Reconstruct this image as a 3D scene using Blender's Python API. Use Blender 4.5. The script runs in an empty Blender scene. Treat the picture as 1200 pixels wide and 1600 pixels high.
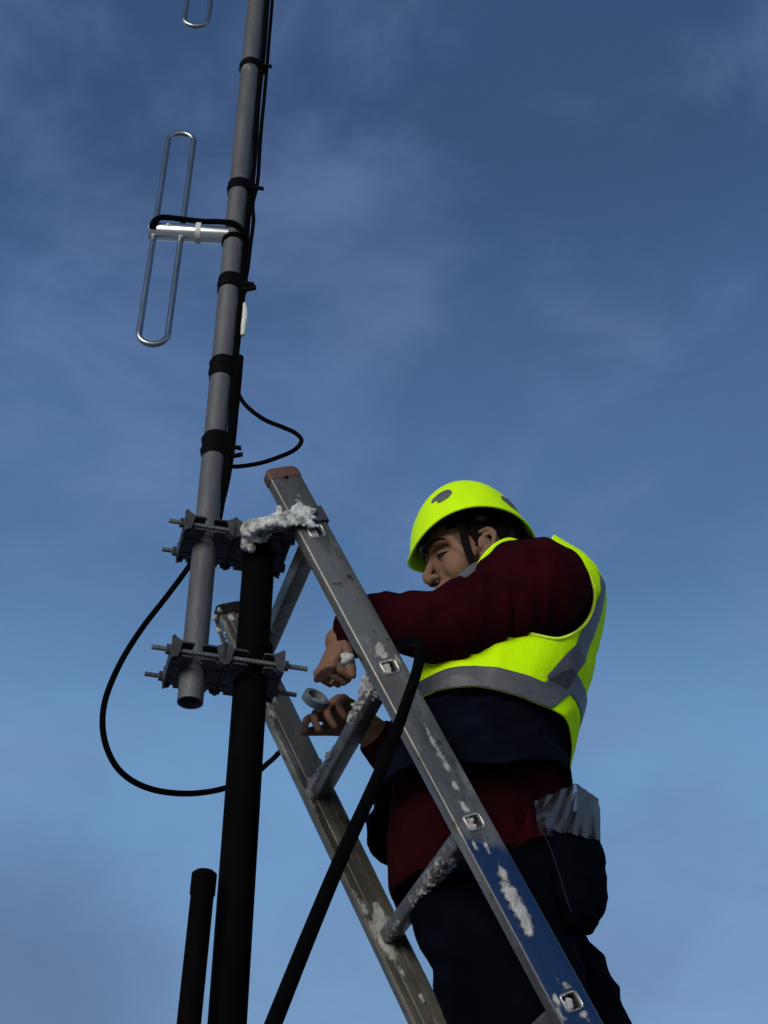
import bpy, math, random
import numpy as np
from mathutils import Vector, Matrix, noise
random.seed(7)
S = bpy.context.scene
COL = S.collection

# ------------------------------------------------------------------ camera
FPX, PITCH, ROLL = 2310.0, math.radians(37.5), math.radians(.57)
CAM = Vector((0, 0, 1.6))
FW = Vector((0, math.cos(PITCH), math.sin(PITCH)))
U0 = Vector((0, -math.sin(PITCH), math.cos(PITCH))); X0 = Vector((1, 0, 0))
RT = X0*math.cos(ROLL)+U0*math.sin(ROLL); UP = U0*math.cos(ROLL)-X0*math.sin(ROLL)
cam = bpy.data.cameras.new('camera'); co = bpy.data.objects.new('camera', cam); COL.objects.link(co)
cam.sensor_fit = 'VERTICAL'; cam.sensor_height = 24; cam.lens = 24*FPX/1600
cam.clip_start = .05; cam.clip_end = 3000
m = Matrix((RT, UP, -FW)).transposed().to_4x4(); m.translation = CAM
co.matrix_world = m
S.camera = co
S.render.resolution_x = 768; S.render.resolution_y = 1024

def ray(px, py): return FW+RT*((px-600)/FPX)-UP*((py-800)/FPX)

# ------------------------------------------------------------------ light
SUN_EL, SUN_AZ = math.radians(16), math.radians(-155)   # direction the light comes from; azimuth from +Y, clockwise
S.view_settings.view_transform = 'Standard'; S.view_settings.look = 'None'
S.view_settings.exposure = 0; S.view_settings.gamma = 1
sun = bpy.data.lights.new('sun', 'SUN'); so = bpy.data.objects.new('sun', sun); COL.objects.link(so)
sun.energy = 2.05; sun.angle = math.radians(28); sun.color = (1, .95, .84)
sd = Vector((math.sin(SUN_AZ)*math.cos(SUN_EL), math.cos(SUN_AZ)*math.cos(SUN_EL), math.sin(SUN_EL)))
so.rotation_euler = sd.to_track_quat('Z', 'Y').to_euler(); so.location = (-2, -3, 6)
world = bpy.data.worlds.new('World'); S.world = world; world.use_nodes = True
wt = world.node_tree; wn = wt.nodes; wl = wt.links; wn.clear()
def WN(t, **k):
    n = wn.new(t)
    for a, b in k.items(): setattr(n, a, b)
    return n
sky = WN('ShaderNodeTexSky', sky_type='NISHITA', sun_disc=False, sun_elevation=math.radians(4), sun_rotation=SUN_AZ, altitude=300, air_density=1.0, dust_density=.6, ozone_density=2.2)
bc = WN('ShaderNodeRGBCurve')
tint = WN('ShaderNodeMix', data_type='RGBA', blend_type='MULTIPLY'); tint.inputs[0].default_value = 1; tint.inputs[7].default_value = (1, 1, 1, 1)
tc = WN('ShaderNodeTexCoord'); sep = WN('ShaderNodeSeparateXYZ')
wl.new(tc.outputs['Generated'], sep.inputs[0])
# soft streaky cloud veils, laid out by sky direction
mp = WN('ShaderNodeMapping'); mp.inputs['Rotation'].default_value = (.3, .5, .4); mp.inputs['Scale'].default_value = (2.2, 1.3, 4.2)
wl.new(tc.outputs['Generated'], mp.inputs['Vector'])
n1 = WN('ShaderNodeTexNoise'); n1.inputs['Scale'].default_value = 2.3; n1.inputs['Detail'].default_value = 9; n1.inputs['Roughness'].default_value = .57; n1.inputs['Distortion'].default_value = .35
wl.new(mp.outputs[0], n1.inputs['Vector'])
cr = WN('ShaderNodeValToRGB'); cr.color_ramp.elements[0].position = .42; cr.color_ramp.elements[1].position = .74
cr.color_ramp.interpolation = 'EASE'
wl.new(n1.outputs[0], cr.inputs[0])
# clear twilight gradient by elevation (z of the direction)
gr = WN('ShaderNodeValToRGB'); gr.color_ramp.interpolation = 'EASE'
stops = [(0.0, (.36, .40, .52)), (.28, (.185, .322, .535)), (.44, (.150, .310, .54)), (.60, (.074, .160, .335)), (.80, (.036, .076, .178)), (1, (.03, .06, .15))]
el = gr.color_ramp.elements
el[0].position, el[0].color = stops[0][0], stops[0][1]+(1,)
el[1].position, el[1].color = stops[-1][0], stops[-1][1]+(1,)
for p_, c_ in stops[1:-1]:
    e = el.new(p_); e.color = c_+(1,)
wl.new(sep.outputs['Z'], gr.inputs[0])
mxs = WN('ShaderNodeMix', data_type='RGBA'); mxs.inputs[0].default_value = .9
sk2 = WN('ShaderNodeVectorMath', operation='SCALE'); sk2.inputs['Scale'].default_value = .12
wl.new(sky.outputs[0], sk2.inputs[0]); wl.new(sk2.outputs[0], mxs.inputs[6]); wl.new(gr.outputs[0], mxs.inputs[7])
cm = WN('ShaderNodeMix', data_type='RGBA')
fac = WN('ShaderNodeMath', operation='MULTIPLY'); fac.inputs[1].default_value = .50
wl.new(cr.outputs[0], fac.inputs[0]); wl.new(fac.outputs[0], cm.inputs[0])
wl.new(mxs.outputs[2], cm.inputs[6]); cm.inputs[7].default_value = (.15, .225, .42, 1)
# darker cloud patches
mp2 = WN('ShaderNodeMapping'); mp2.inputs['Rotation'].default_value = (.9, .2, -.5); mp2.inputs['Scale'].default_value = (2.0, 1.6, 3.4); wl.new(tc.outputs['Generated'], mp2.inputs['Vector'])
n2 = WN('ShaderNodeTexNoise'); n2.inputs['Scale'].default_value = 1.9; n2.inputs['Detail'].default_value = 8; n2.inputs['Roughness'].default_value = .56; n2.inputs['Distortion'].default_value = .5; wl.new(mp2.outputs[0], n2.inputs['Vector'])
r2 = WN('ShaderNodeMapRange', interpolation_type='SMOOTHSTEP'); r2.inputs[1].default_value = .40; r2.inputs[2].default_value = .72; r2.inputs[3].default_value = 0; r2.inputs[4].default_value = .20; wl.new(n2.outputs[0], r2.inputs[0])
dk = WN('ShaderNodeMix', data_type='RGBA'); dk.inputs[7].default_value = (.055, .085, .16, 1); wl.new(r2.outputs[0], dk.inputs[0]); wl.new(cm.outputs[2], dk.inputs[6])
ll = ray(-60, 1640).normalized(); dl = WN('ShaderNodeVectorMath', operation='DOT_PRODUCT'); dl.inputs[1].default_value = tuple(ll); wl.new(tc.outputs['Generated'], dl.inputs[0])
r3 = WN('ShaderNodeMapRange', interpolation_type='SMOOTHSTEP'); r3.inputs[1].default_value = .985; r3.inputs[2].default_value = 1.0; r3.inputs[4].default_value = .55; wl.new(dl.outputs['Value'], r3.inputs[0])
dk2 = WN('ShaderNodeMix', data_type='RGBA'); dk2.inputs[7].default_value = (.075, .11, .21, 1); wl.new(r3.outputs[0], dk2.inputs[0]); wl.new(dk.outputs[2], dk2.inputs[6])
cm = dk2
# afterglow low in the west, behind the photographer
gy = WN('ShaderNodeVectorMath', operation='DOT_PRODUCT'); gy.inputs[1].default_value = (math.sin(SUN_AZ), math.cos(SUN_AZ), 0)
wl.new(tc.outputs['Generated'], gy.inputs[0])
g1 = WN('ShaderNodeMapRange', interpolation_type='SMOOTHSTEP'); g1.inputs[1].default_value = .35; g1.inputs[2].default_value = 1.0; wl.new(gy.outputs['Value'], g1.inputs[0])
g2 = WN('ShaderNodeMapRange', interpolation_type='SMOOTHSTEP'); g2.inputs[1].default_value = .42; g2.inputs[2].default_value = .02; wl.new(sep.outputs['Z'], g2.inputs[0])
g3 = WN('ShaderNodeMath', operation='MULTIPLY'); wl.new(g1.outputs[0], g3.inputs[0]); wl.new(g2.outputs[0], g3.inputs[1])
gm = WN('ShaderNodeMix', data_type='RGBA'); wl.new(g3.outputs[0], gm.inputs[0]); wl.new(cm.outputs[2], gm.inputs[6]); gm.inputs[7].default_value = (1.5, 1.25, .88, 1)
bg = WN('ShaderNodeBackground'); bg.inputs[1].default_value = 1.09
wo = WN('ShaderNodeOutputWorld')
wl.new(gm.outputs[2], bg.inputs[0]); wl.new(bg.outputs[0], wo.inputs[0])

# ------------------------------------------------------------------ placing helpers
def Q(px, py, y):
    d = ray(px, py); return CAM+d*(y/d.y)
def V(*a): return Vector(a)
def PL(px, py, p0, n):
    d = ray(px, py); return CAM+d*((p0-CAM).dot(n)/d.dot(n))

# ------------------------------------------------------------------ materials
def mat(name, col, rough=.5, metal=0., var=.0, vscale=20, bump=0., bscale=60, stretch=(1, 1, 1), col2=None, lo=.4, hi=.65, spec=.5, sheen=0, alpha=None, trans=0, rv=0.):
    mt = bpy.data.materials.new(name); mt.use_nodes = True
    nt = mt.node_tree; N = nt.nodes; L = nt.links; b = N['Principled BSDF']
    b.inputs['Base Color'].default_value = (*col, 1); b.inputs['Roughness'].default_value = rough
    b.inputs['Metallic'].default_value = metal; b.inputs['Specular IOR Level'].default_value = spec
    if sheen: b.inputs['Sheen Weight'].default_value = sheen; b.inputs['Sheen Roughness'].default_value = .6
    if trans: b.inputs['Transmission Weight'].default_value = trans
    if alpha is not None: b.inputs['Alpha'].default_value = alpha
    t = N.new('ShaderNodeTexCoord'); mpn = N.new('ShaderNodeMapping'); mpn.inputs['Scale'].default_value = stretch
    L.new(t.outputs['Object'], mpn.inputs[0])
    if var or col2:
        c2 = col2 or tuple(c*(1-var) for c in col)
        n = N.new('ShaderNodeTexNoise'); n.inputs['Scale'].default_value = vscale; n.inputs['Detail'].default_value = 6; n.inputs['Roughness'].default_value = .62
        r = N.new('ShaderNodeValToRGB'); r.color_ramp.elements[0].position = lo; r.color_ramp.elements[1].position = hi
        x = N.new('ShaderNodeMix'); x.data_type = 'RGBA'; x.inputs[6].default_value = (*c2, 1); x.inputs[7].default_value = (*col, 1)
        L.new(mpn.outputs[0], n.inputs[0]); L.new(n.outputs[0], r.inputs[0]); L.new(r.outputs[0], x.inputs[0]); L.new(x.outputs[2], b.inputs['Base Color'])
        if rv:
            q = N.new('ShaderNodeMapRange'); q.inputs[3].default_value = rough+rv; q.inputs[4].default_value = rough
            L.new(n.outputs[0], q.inputs[0]); L.new(q.outputs[0], b.inputs['Roughness'])
    if bump:
        n = N.new('ShaderNodeTexNoise'); n.inputs['Scale'].default_value = bscale; n.inputs['Detail'].default_value = 5
        u = N.new('ShaderNodeBump'); u.inputs['Strength'].default_value = bump; u.inputs['Distance'].default_value = .004
        L.new(mpn.outputs[0], n.inputs[0]); L.new(n.outputs[0], u.inputs['Height']); L.new(u.outputs[0], b.inputs['Normal'])
    return mt
M = {}
M['galv'] = mat('galvanized_steel', (.115, .12, .128), .5, .3, col2=(.07, .073, .08), vscale=9, stretch=(3, 3, .6), bump=.25, bscale=70, lo=.35, hi=.7, rv=.15, spec=.3)
M['clamp'] = mat('clamp_steel', (.058, .062, .072), .6, .2, col2=(.032, .034, .040), vscale=30, bump=.3, bscale=120, spec=.2)
M['rod'] = mat('threaded_rod', (.11, .13, .14), .5, .3, var=.4, vscale=60, spec=.3)
M['black'] = mat('black_paint', (.0016, .0016, .0018), .8, 0, col2=(.0007, .0007, .0007), vscale=14, bump=.2, bscale=50, spec=.04)
M['cable'] = mat('black_cable', (.0012, .0012, .0014), .8, 0, spec=.03)
M['tape'] = mat('black_tape', (.0014, .0014, .0016), .7, 0, bump=.4, bscale=90, spec=.06)
M['white'] = mat('white_tape', (.62, .66, .62), .5, 0, var=.25, vscale=60)
M['bright'] = mat('bright_aluminium', (.80, .81, .77), .24, .95, var=.12, vscale=30)
M['dipole'] = mat('dipole_tube', (.33, .36, .39), .25, .95, var=.2, vscale=20)
M['snow'] = mat('snow', (.50, .52, .52), .9, 0, col2=(.17, .175, .175), vscale=55, bump=.9, bscale=140, lo=.38, hi=.56)
M['frost'] = mat('frost', (.40, .41, .41), .9, 0, col2=(.20, .205, .21), vscale=60, bump=.8, bscale=110, lo=.3, hi=.6)
M['cap'] = mat('brown_plastic', (.085, .040, .026), .6, 0, col2=(.07, .03, .02), vscale=40, bump=.3)
M['capdark'] = mat('dark_plastic', (.010, .006, .005), .6, 0, var=.4, vscale=40, spec=.1)
M['maroon'] = mat('maroon_knit', (.029, .0028, .0052), .95, 0, col2=(.011, .0015, .003), vscale=7, bump=.35, bscale=400, spec=.02, lo=.3, hi=.7)
M['maroon2'] = mat('maroon_hem_knit', (.023, .0026, .0038), .95, 0, col2=(.011, .0018, .003), vscale=9, bump=.35, bscale=400, spec=.02)
M['navy'] = mat('navy_quilt', (.0038, .0048, .0118), .9, 0, var=.4, vscale=10, bump=.3, bscale=200, spec=.03)
M['denim'] = mat('dark_denim', (.0024, .0031, .0070), .95, 0, var=.5, vscale=8, bump=.4, bscale=300, spec=.02)
M['hivis'] = mat('hivis_fabric', (.60, .98, .003), .85, 0, col2=(.52, .90, .003), vscale=9, bump=.3, bscale=350, spec=.05, lo=.2, hi=.6)
M['trim'] = mat('hivis_binding', (.72, 1.0, .05), .7, 0, bump=.2, bscale=300, spec=.2)
M['refl'] = mat('reflective_tape', (.10, .105, .122), .5, .1, var=.3, vscale=30, bump=.3, bscale=60, spec=.3)
M['helmet'] = mat('helmet_shell', (.60, .97, .002), .5, 0, col2=(.54, .90, .002), vscale=25, spec=.12, bump=.1, bscale=150)
M['patch'] = mat('grey_sticker', (.10, .105, .12), .5, 0, var=.3, vscale=60)
M['foam'] = mat('black_foam', (.003, .003, .0035), .4, 0, spec=.3)
M['strap'] = mat('black_webbing', (.005, .005, .005), .8, 0, spec=.05)
M['skin'] = mat('skin', (.20, .118, .082), .65, 0, col2=(.15, .078, .055), vscale=16, bump=.2, bscale=180, spec=.15, lo=.3, hi=.7)
M['hair'] = mat('dark_hair', (.006, .0045, .004), .8, 0, bump=.8, bscale=260, stretch=(1, 1, 4), spec=.05)
M['eye'] = mat('shaded_eye_white', (.05, .04, .038), .4)  # eye white darkened: shade of the eye hollow is put into the colour
M['iris'] = mat('iris_and_nostril_dark', (.01, .007, .006), .2)
M['boot'] = mat('black_leather', (.012, .010, .009), .5, bump=.3)
M['ring'] = mat('gold_ring', (.9, .75, .45), .25, 1.)
M['ground'] = mat('snowy_ground', (.34, .35, .37), .85, 0, col2=(.10, .10, .10), vscale=.35, bump=1, bscale=3, lo=.3, hi=.6)
M['skin'].node_tree.nodes['Principled BSDF'].inputs['Subsurface Weight'].default_value = .05
M['skin'].node_tree.nodes['Principled BSDF'].inputs['Subsurface Scale'].default_value = .01
def plastic_mat():
    mt = bpy.data.materials.new('clear_film'); mt.use_nodes = True
    nt = mt.node_tree; N = nt.nodes; L = nt.links; N.clear()
    o = N.new('ShaderNodeOutputMaterial'); mx = N.new('ShaderNodeMixShader'); tr = N.new('ShaderNodeBsdfTransparent'); g = N.new('ShaderNodeBsdfPrincipled')
    tr.inputs[0].default_value = (.62, .60, .60, 1)
    g.inputs['Base Color'].default_value = (.03, .028, .028, 1); g.inputs['Roughness'].default_value = .22; g.inputs['Specular IOR Level'].default_value = .7
    fr = N.new('ShaderNodeFresnel'); fr.inputs[0].default_value = 1.42
    ad = N.new('ShaderNodeMath'); ad.operation = 'ADD'; ad.inputs[1].default_value = .16; ad.use_clamp = True
    L.new(fr.outputs[0], ad.inputs[0]); L.new(ad.outputs[0], mx.inputs[0]); L.new(tr.outputs[0], mx.inputs[1]); L.new(g.outputs[0], mx.inputs[2]); L.new(mx.outputs[0], o.inputs[0])
    return mt
M['film'] = plastic_mat()
def frost_alpha(mt):
    nt = mt.node_tree; N = nt.nodes; L = nt.links; b = N['Principled BSDF']
    at = N.new('ShaderNodeAttribute'); at.attribute_name = 'frost_amount'
    t = N.new('ShaderNodeTexCoord'); n = N.new('ShaderNodeTexNoise'); n.inputs['Scale'].default_value = 170; n.inputs['Detail'].default_value = 6; n.inputs['Roughness'].default_value = .7; L.new(t.outputs['Object'], n.inputs[0])
    ma = N.new('ShaderNodeMath'); ma.operation = 'MULTIPLY_ADD'; ma.inputs[1].default_value = 1.0; L.new(n.outputs[0], ma.inputs[0]); L.new(at.outputs['Fac'], ma.inputs[2])
    r = N.new('ShaderNodeMapRange'); r.interpolation_type = 'SMOOTHSTEP'; r.inputs[1].default_value = .40; r.inputs[2].default_value = 1.25; L.new(ma.outputs[0], r.inputs[0]); L.new(r.outputs[0], b.inputs['Alpha'])
frost_alpha(M['frost'])
# ladder aluminium: worn metal with dirt, scratches, frost smears; optional blue paint below a height
def alu_mat(name, base, dark, blue=None):
    mt = bpy.data.materials.new(name); mt.use_nodes = True
    nt = mt.node_tree; N = nt.nodes; L = nt.links; b = N['Principled BSDF']
    t = N.new('ShaderNodeTexCoord'); mpn = N.new('ShaderNodeMapping')
    ang = math.atan2(LD.x, -LD.z)
    mpn.inputs['Rotation'].default_value = (0, ang, 0); L.new(t.outputs['Object'], mpn.inputs[0])
    st = N.new('ShaderNodeMapping'); st.inputs['Scale'].default_value = (1, 1, .3); L.new(mpn.outputs[0], st.inputs[0])
    def noi(sc, src, de=6, ro=.6):
        n = N.new('ShaderNodeTexNoise'); n.inputs['Scale'].default_value = sc; n.inputs['Detail'].default_value = de; n.inputs['Roughness'].default_value = ro
        L.new(src.outputs[0], n.inputs[0]); return n
    def ramp(n, a, bb):
        r = N.new('ShaderNodeValToRGB'); r.color_ramp.elements[0].position = a; r.color_ramp.elements[1].position = bb; L.new(n.outputs[0], r.inputs[0]); return r
    def mix(f, c1, c2):
        x = N.new('ShaderNodeMix'); x.data_type = 'RGBA'; L.new(f.outputs[0], x.inputs[0])
        for i, c in ((6, c1), (7, c2)):
            if isinstance(c, tuple): x.inputs[i].default_value = (*c, 1)
            else: L.new(c.outputs[2], x.inputs[i])
        return x
    a = mix(ramp(noi(14, st, 8, .68), .40, .60), dark, base)
    fr = mix(ramp(noi(20, st, 9, .72), .54, .80), a, (.34, .35, .34))
    ru = mix(ramp(noi(34, mpn, 4), .64, .70), fr, (.045, .028, .014))
    sc = mix(ramp(noi(90, mpn, 2), .66, .72), ru, (.05, .05, .05))
    last = sc; metal = None
    if blue is not None:
        sp = N.new('ShaderNodeSeparateXYZ'); g = N.new('ShaderNodeNewGeometry'); L.new(g.outputs['Position'], sp.inputs[0])
        nn = noi(18, mpn); ad = N.new('ShaderNodeMath'); ad.operation = 'MULTIPLY_ADD'; ad.inputs[1].default_value = .10
        L.new(nn.outputs[0], ad.inputs[0]); L.new(sp.outputs[2], ad.inputs[2])
        mr = N.new('ShaderNodeMapRange'); mr.inputs[1].default_value = blue+.072; mr.inputs[2].default_value = blue+.045
        L.new(ad.outputs[0], mr.inputs[0])
        # only on the outer face
        sn = N.new('ShaderNodeSeparateXYZ'); L.new(g.outputs['True Normal'], sn.inputs[0])
        lt = N.new('ShaderNodeMath'); lt.operation = 'LESS_THAN'; lt.inputs[1].default_value = -.8; L.new(sn.outputs[1], lt.inputs[0])
        mu = N.new('ShaderNodeMath'); mu.operation = 'MULTIPLY'; L.new(mr.outputs[0], mu.inputs[0]); L.new(lt.outputs[0], mu.inputs[1])
        wr = ramp(noi(26, st, 8, .7), .64, .67)
        bl = mix(wr, (.0013, .016, .068), (.30, .32, .34))
        last = N.new('ShaderNodeMix'); last.data_type = 'RGBA'; L.new(mu.outputs[0], last.inputs[0]); L.new(sc.outputs[2], last.inputs[6]); L.new(bl.outputs[2], last.inputs[7])
        sb = N.new('ShaderNodeMath'); sb.operation = 'MULTIPLY_ADD'; sb.inputs[1].default_value = -.38; sb.inputs[2].default_value = .4; L.new(mu.outputs[0], sb.inputs[0]); L.new(sb.outputs[0], b.inputs['Metallic'])
    else: b.inputs['Metallic'].default_value = .4
    L.new(last.outputs[2], b.inputs['Base Color'])
    rr = N.new('ShaderNodeMapRange'); rr.inputs[3].default_value = .5; rr.inputs[4].default_value = .24
    L.new(noi(11, st).outputs[0], rr.inputs[0]); L.new(rr.outputs[0], b.inputs['Roughness'])
    u = N.new('ShaderNodeBump'); u.inputs['Strength'].default_value = .25; u.inputs['Distance'].default_value = .003
    L.new(noi(55, st).outputs[0], u.inputs['Height']); L.new(u.outputs[0], b.inputs['Normal'])
    return mt

# ------------------------------------------------------------------ mesh helpers
class MB:
    def __init__(s): s.v = []; s.f = []
    def add(s, vs, fs):
        o = len(s.v); s.v += [tuple(v) for v in vs]; s.f += [tuple(i+o for i in f) for f in fs]; return s
    def loft(s, rings, cap=True, close=False):
        n = len(rings[0]); o = len(s.v)
        for r in rings: s.v += [tuple(p) for p in r]
        k = len(rings)
        for i in range(k if close else k-1):
            a = o+i*n; b = o+((i+1) % k)*n
            for j in range(n):
                j2 = (j+1) % n; s.f.append((a+j, a+j2, b+j2, b+j))
        if cap and not close:
            s.f.append(tuple(o+j for j in range(n))[::-1]); s.f.append(tuple(o+(k-1)*n+j for j in range(n)))
        return s
    def tube(s, pts, r, seg=16, cap=True, smooth=4, close=False, round_=False, flat=None):
        pts = [Vector(p) for p in pts]
        rs = list(r) if isinstance(r, (list, tuple)) else [r]*len(pts)
        if smooth > 1 and len(pts) > 2:
            P = []; R = []; n = len(pts)
            rng = range(n) if close else range(n-1)
            for i in rng:
                g = (lambda k: k % n) if close else (lambda k: min(max(k, 0), n-1))
                p0, p1, p2, p3 = [pts[g(k)] for k in (i-1, i, i+1, i+2)]
                for j in range(smooth):
                    t = j/smooth
                    P.append(.5*((2*p1)+(p2-p0)*t+(2*p0-5*p1+4*p2-p3)*t*t+(3*p1-p0-3*p2+p3)*t**3)); R.append(tuple(x*(1-t)+y*t for x, y in zip(rs[g(i)], rs[g(i+1)])) if isinstance(rs[g(i)], tuple) else rs[g(i)]*(1-t)+rs[g(i+1)]*t)
            if not close: P.append(pts[-1]); R.append(rs[-1])
            pts, rs = P, R
        if round_:
            for end in (0, -1):
                d = (pts[end]-pts[1 if end == 0 else -2]).normalized(); rr = rs[end]; p = pts[end]; tp = isinstance(rr, tuple)
                ex = [(p+d*(min(rr) if tp else rr)*math.sin(a), tuple(x*math.cos(a) for x in rr) if tp else rr*math.cos(a)) for a in (.35, .7, 1.05, 1.35)]
                if end == 0: pts = [e[0] for e in ex[::-1]]+pts; rs = [e[1] for e in ex[::-1]]+rs
                else: pts = pts+[e[0] for e in ex]; rs = rs+[e[1] for e in ex]
        n = len(pts); rings = []; u = None
        for i in range(n):
            if close: t = pts[(i+1) % n]-pts[i-1]
            else: t = pts[min(i+1, n-1)]-pts[max(i-1, 0)]
            t.normalize()
            if u is None:
                u = flat.copy() if flat is not None else (V(0, 1, 0) if abs(t.y) < .8 else V(1, 0, 0))
            u = (u-t*u.dot(t)).normalized(); w = t.cross(u)
            ra, rb = rs[i] if isinstance(rs[i], tuple) else (rs[i], rs[i])
            rings.append([pts[i]+u*math.cos(a)*ra+w*math.sin(a)*rb for a in [2*math.pi*k/seg for k in range(seg)]])
        return s.loft(rings, cap, close)
    def ell(s, c, r, R=None, seg=24, n=14):
        c = Vector(c); rings = []
        for i in range(n+1):
            a = math.pi*(i+.001*(i == 0)-.001*(i == n))/n
            ring = []
            for j in range(seg):
                b = 2*math.pi*j/seg; p = V(r[0]*math.sin(a)*math.cos(b), r[1]*math.sin(a)*math.sin(b), r[2]*math.cos(a))
                if R: p = R @ p
                ring.append(c+p)
            rings.append(ring)
        return s.loft(rings[::-1])
    def prism(s, poly, o, u, v, w, h):
        o = Vector(o)
        a = [o+u*x+v*y for x, y in poly]; b = [p+w*h for p in a]
        return s.loft([a, b])
    def box(s, c, u, v, w, hu, hv, hw):
        return s.prism([(-hu, -hv), (hu, -hv), (hu, hv), (-hu, hv)], Vector(c)-w*hw, u, v, w, 2*hw)

def scuff(mt, col, sc, thr, st=(1, 1, .35)):
    nt = mt.node_tree; N = nt.nodes; L = nt.links; b = N['Principled BSDF']; src = b.inputs['Base Color'].links[0].from_socket
    t = N.new('ShaderNodeTexCoord'); mp_ = N.new('ShaderNodeMapping'); mp_.inputs['Scale'].default_value = st; n = N.new('ShaderNodeTexNoise'); n.inputs['Scale'].default_value = sc; n.inputs['Detail'].default_value = 9; n.inputs['Roughness'].default_value = .75
    r = N.new('ShaderNodeValToRGB'); r.color_ramp.elements[0].position = thr; r.color_ramp.elements[1].position = thr+.05
    x = N.new('ShaderNodeMix'); x.data_type = 'RGBA'; x.inputs[7].default_value = (*col, 1)
    L.new(t.outputs['Object'], mp_.inputs[0]); L.new(mp_.outputs[0], n.inputs[0]); L.new(n.outputs[0], r.inputs[0]); L.new(r.outputs[0], x.inputs[0]); L.new(src, x.inputs[6]); L.new(x.outputs[2], b.inputs['Base Color'])
scuff(M['galv'], (.26, .26, .25), 26, .62); scuff(M['galv'], (.05, .05, .052), 17, .64); scuff(M['clamp'], (.09, .09, .09), 40, .64, (1, 1, 1))
ORI = {}
def obj(name, mb, mt, parent=None, smooth=30, vf=None, origin=None):
    vs, fs = (mb.v, mb.f) if isinstance(mb, MB) else mb
    me = bpy.data.meshes.new(name)
    vs = np.array([tuple(v) for v in vs], dtype=float).reshape(-1, 3)
    if parent is not None: org = ORI[parent.name]
    else:
        org = np.array(origin) if origin is not None else np.array([vs[:, 0].mean(), vs[:, 1].mean(), vs[:, 2].min()])
    me.from_pydata((vs-org).tolist(), [], [list(map(int, f)) for f in fs])
    mts = mt if isinstance(mt, list) else [mt]
    for q in mts: me.materials.append(q)
    if vf is not None: me.polygons.foreach_set('material_index', vf)
    import bmesh
    b = bmesh.new(); b.from_mesh(me); bmesh.ops.recalc_face_normals(b, faces=b.faces); b.to_mesh(me); b.free()
    if smooth:
        me.polygons.foreach_set('use_smooth', [True]*len(me.polygons))
        me.set_sharp_from_angle(angle=math.radians(smooth))
    o = bpy.data.objects.new(name, me); COL.objects.link(o)
    if parent is not None: o.parent = parent
    else: o.location = org
    ORI[o.name] = org
    return o
def tag(o, label=None, cat=None, group=None, kind=None):
    if label: o['label'] = label
    if cat: o['category'] = cat
    if group: o['group'] = group
    if kind: o['kind'] = kind
    return o
def thing(name, loc, label, cat, group=None):
    o = bpy.data.objects.new(name, None); COL.objects.link(o); o.location = loc; o.empty_display_size = .1
    ORI[o.name] = np.array(loc, dtype=float); return tag(o, label, cat, group)

def remesh(mb, vox=.006, it=4, fac=.5, tris=False):
    me = bpy.data.meshes.new('tmp'); me.from_pydata([tuple(v) for v in mb.v], [], mb.f)
    import bmesh
    b = bmesh.new(); b.from_mesh(me)
    bmesh.ops.recalc_face_normals(b, faces=b.faces); b.to_mesh(me); b.free()
    o = bpy.data.objects.new('tmp', me); COL.objects.link(o)
    r = o.modifiers.new('r', 'REMESH'); r.mode = 'VOXEL'; r.voxel_size = vox
    if it: s_ = o.modifiers.new('s', 'SMOOTH'); s_.factor = fac; s_.iterations = it
    if tris: o.modifiers.new('t', 'TRIANGULATE')
    dg = bpy.context.evaluated_depsgraph_get(); e = o.evaluated_get(dg).to_mesh()
    v = np.empty(len(e.vertices)*3); e.vertices.foreach_get('co', v); v = v.reshape(-1, 3)
    nr = np.empty(len(e.vertices)*3); e.vertex_normals.foreach_get('vector', nr); nr = nr.reshape(-1, 3)
    f = [tuple(p.vertices) for p in e.polygons]
    o.evaluated_get(dg).to_mesh_clear(); bpy.data.objects.remove(o); bpy.data.meshes.remove(me)
    return v, f, nr
def wrinkle(v, nr, amp, sc, st=(1, 1, 1), seed=0., amp2=0, sc2=1, st2=(1, 1, 1)):
    out = v.copy()
    for i in range(len(v)):
        p = v[i]
        q = Vector((p[0]*st[0]*sc+seed, p[1]*st[1]*sc, p[2]*st[2]*sc))
        d = amp*(1-2*abs(noise.noise(q)))*.7+amp*.4*noise.noise(q*2.3)
        if amp2: d += amp2*noise.noise(Vector((p[0]*st2[0]*sc2, p[1]*st2[1]*sc2+seed, p[2]*st2[2]*sc2)))
        out[i] += nr[i]*d
    return out
def clip(v, f, g):
    """keep the part of a triangle mesh where g >= 0, cutting edges exactly"""
    nv = [tuple(x) for x in v]; g = list(map(float, g)); cache = {}; nf = []
    def cut(a, b):
        k = (min(a, b), max(a, b))
        if k not in cache:
            t = g[a]/(g[a]-g[b]); cache[k] = len(nv)
            nv.append(tuple(nv[a][q]*(1-t)+nv[b][q]*t for q in range(len(nv[a]))))
        return cache[k]
    for t in f:
        poly = []
        n = len(t)
        for i in range(n):
            a, b = t[i], t[(i+1) % n]
            if g[a] >= 0: poly.append(a)
            if (g[a] >= 0) != (g[b] >= 0): poly.append(cut(a, b))
        if len(poly) >= 3:
            for i in range(1, len(poly)-1): nf.append((poly[0], poly[i], poly[i+1]))
    used = sorted({i for t in nf for i in t}); mp_ = {u: i for i, u in enumerate(used)}
    return np.array([nv[i] for i in used]), [tuple(mp_[i] for i in t) for t in nf]
def normals(v, f):
    n = np.zeros_like(v); T = np.array([t[:3] for t in f])
    c = np.cross(v[T[:, 1]]-v[T[:, 0]], v[T[:, 2]]-v[T[:, 0]])
    for k in range(3): np.add.at(n, T[:, k], c)
    return n/(np.linalg.norm(n, axis=1)[:, None]+1e-12)
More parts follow.
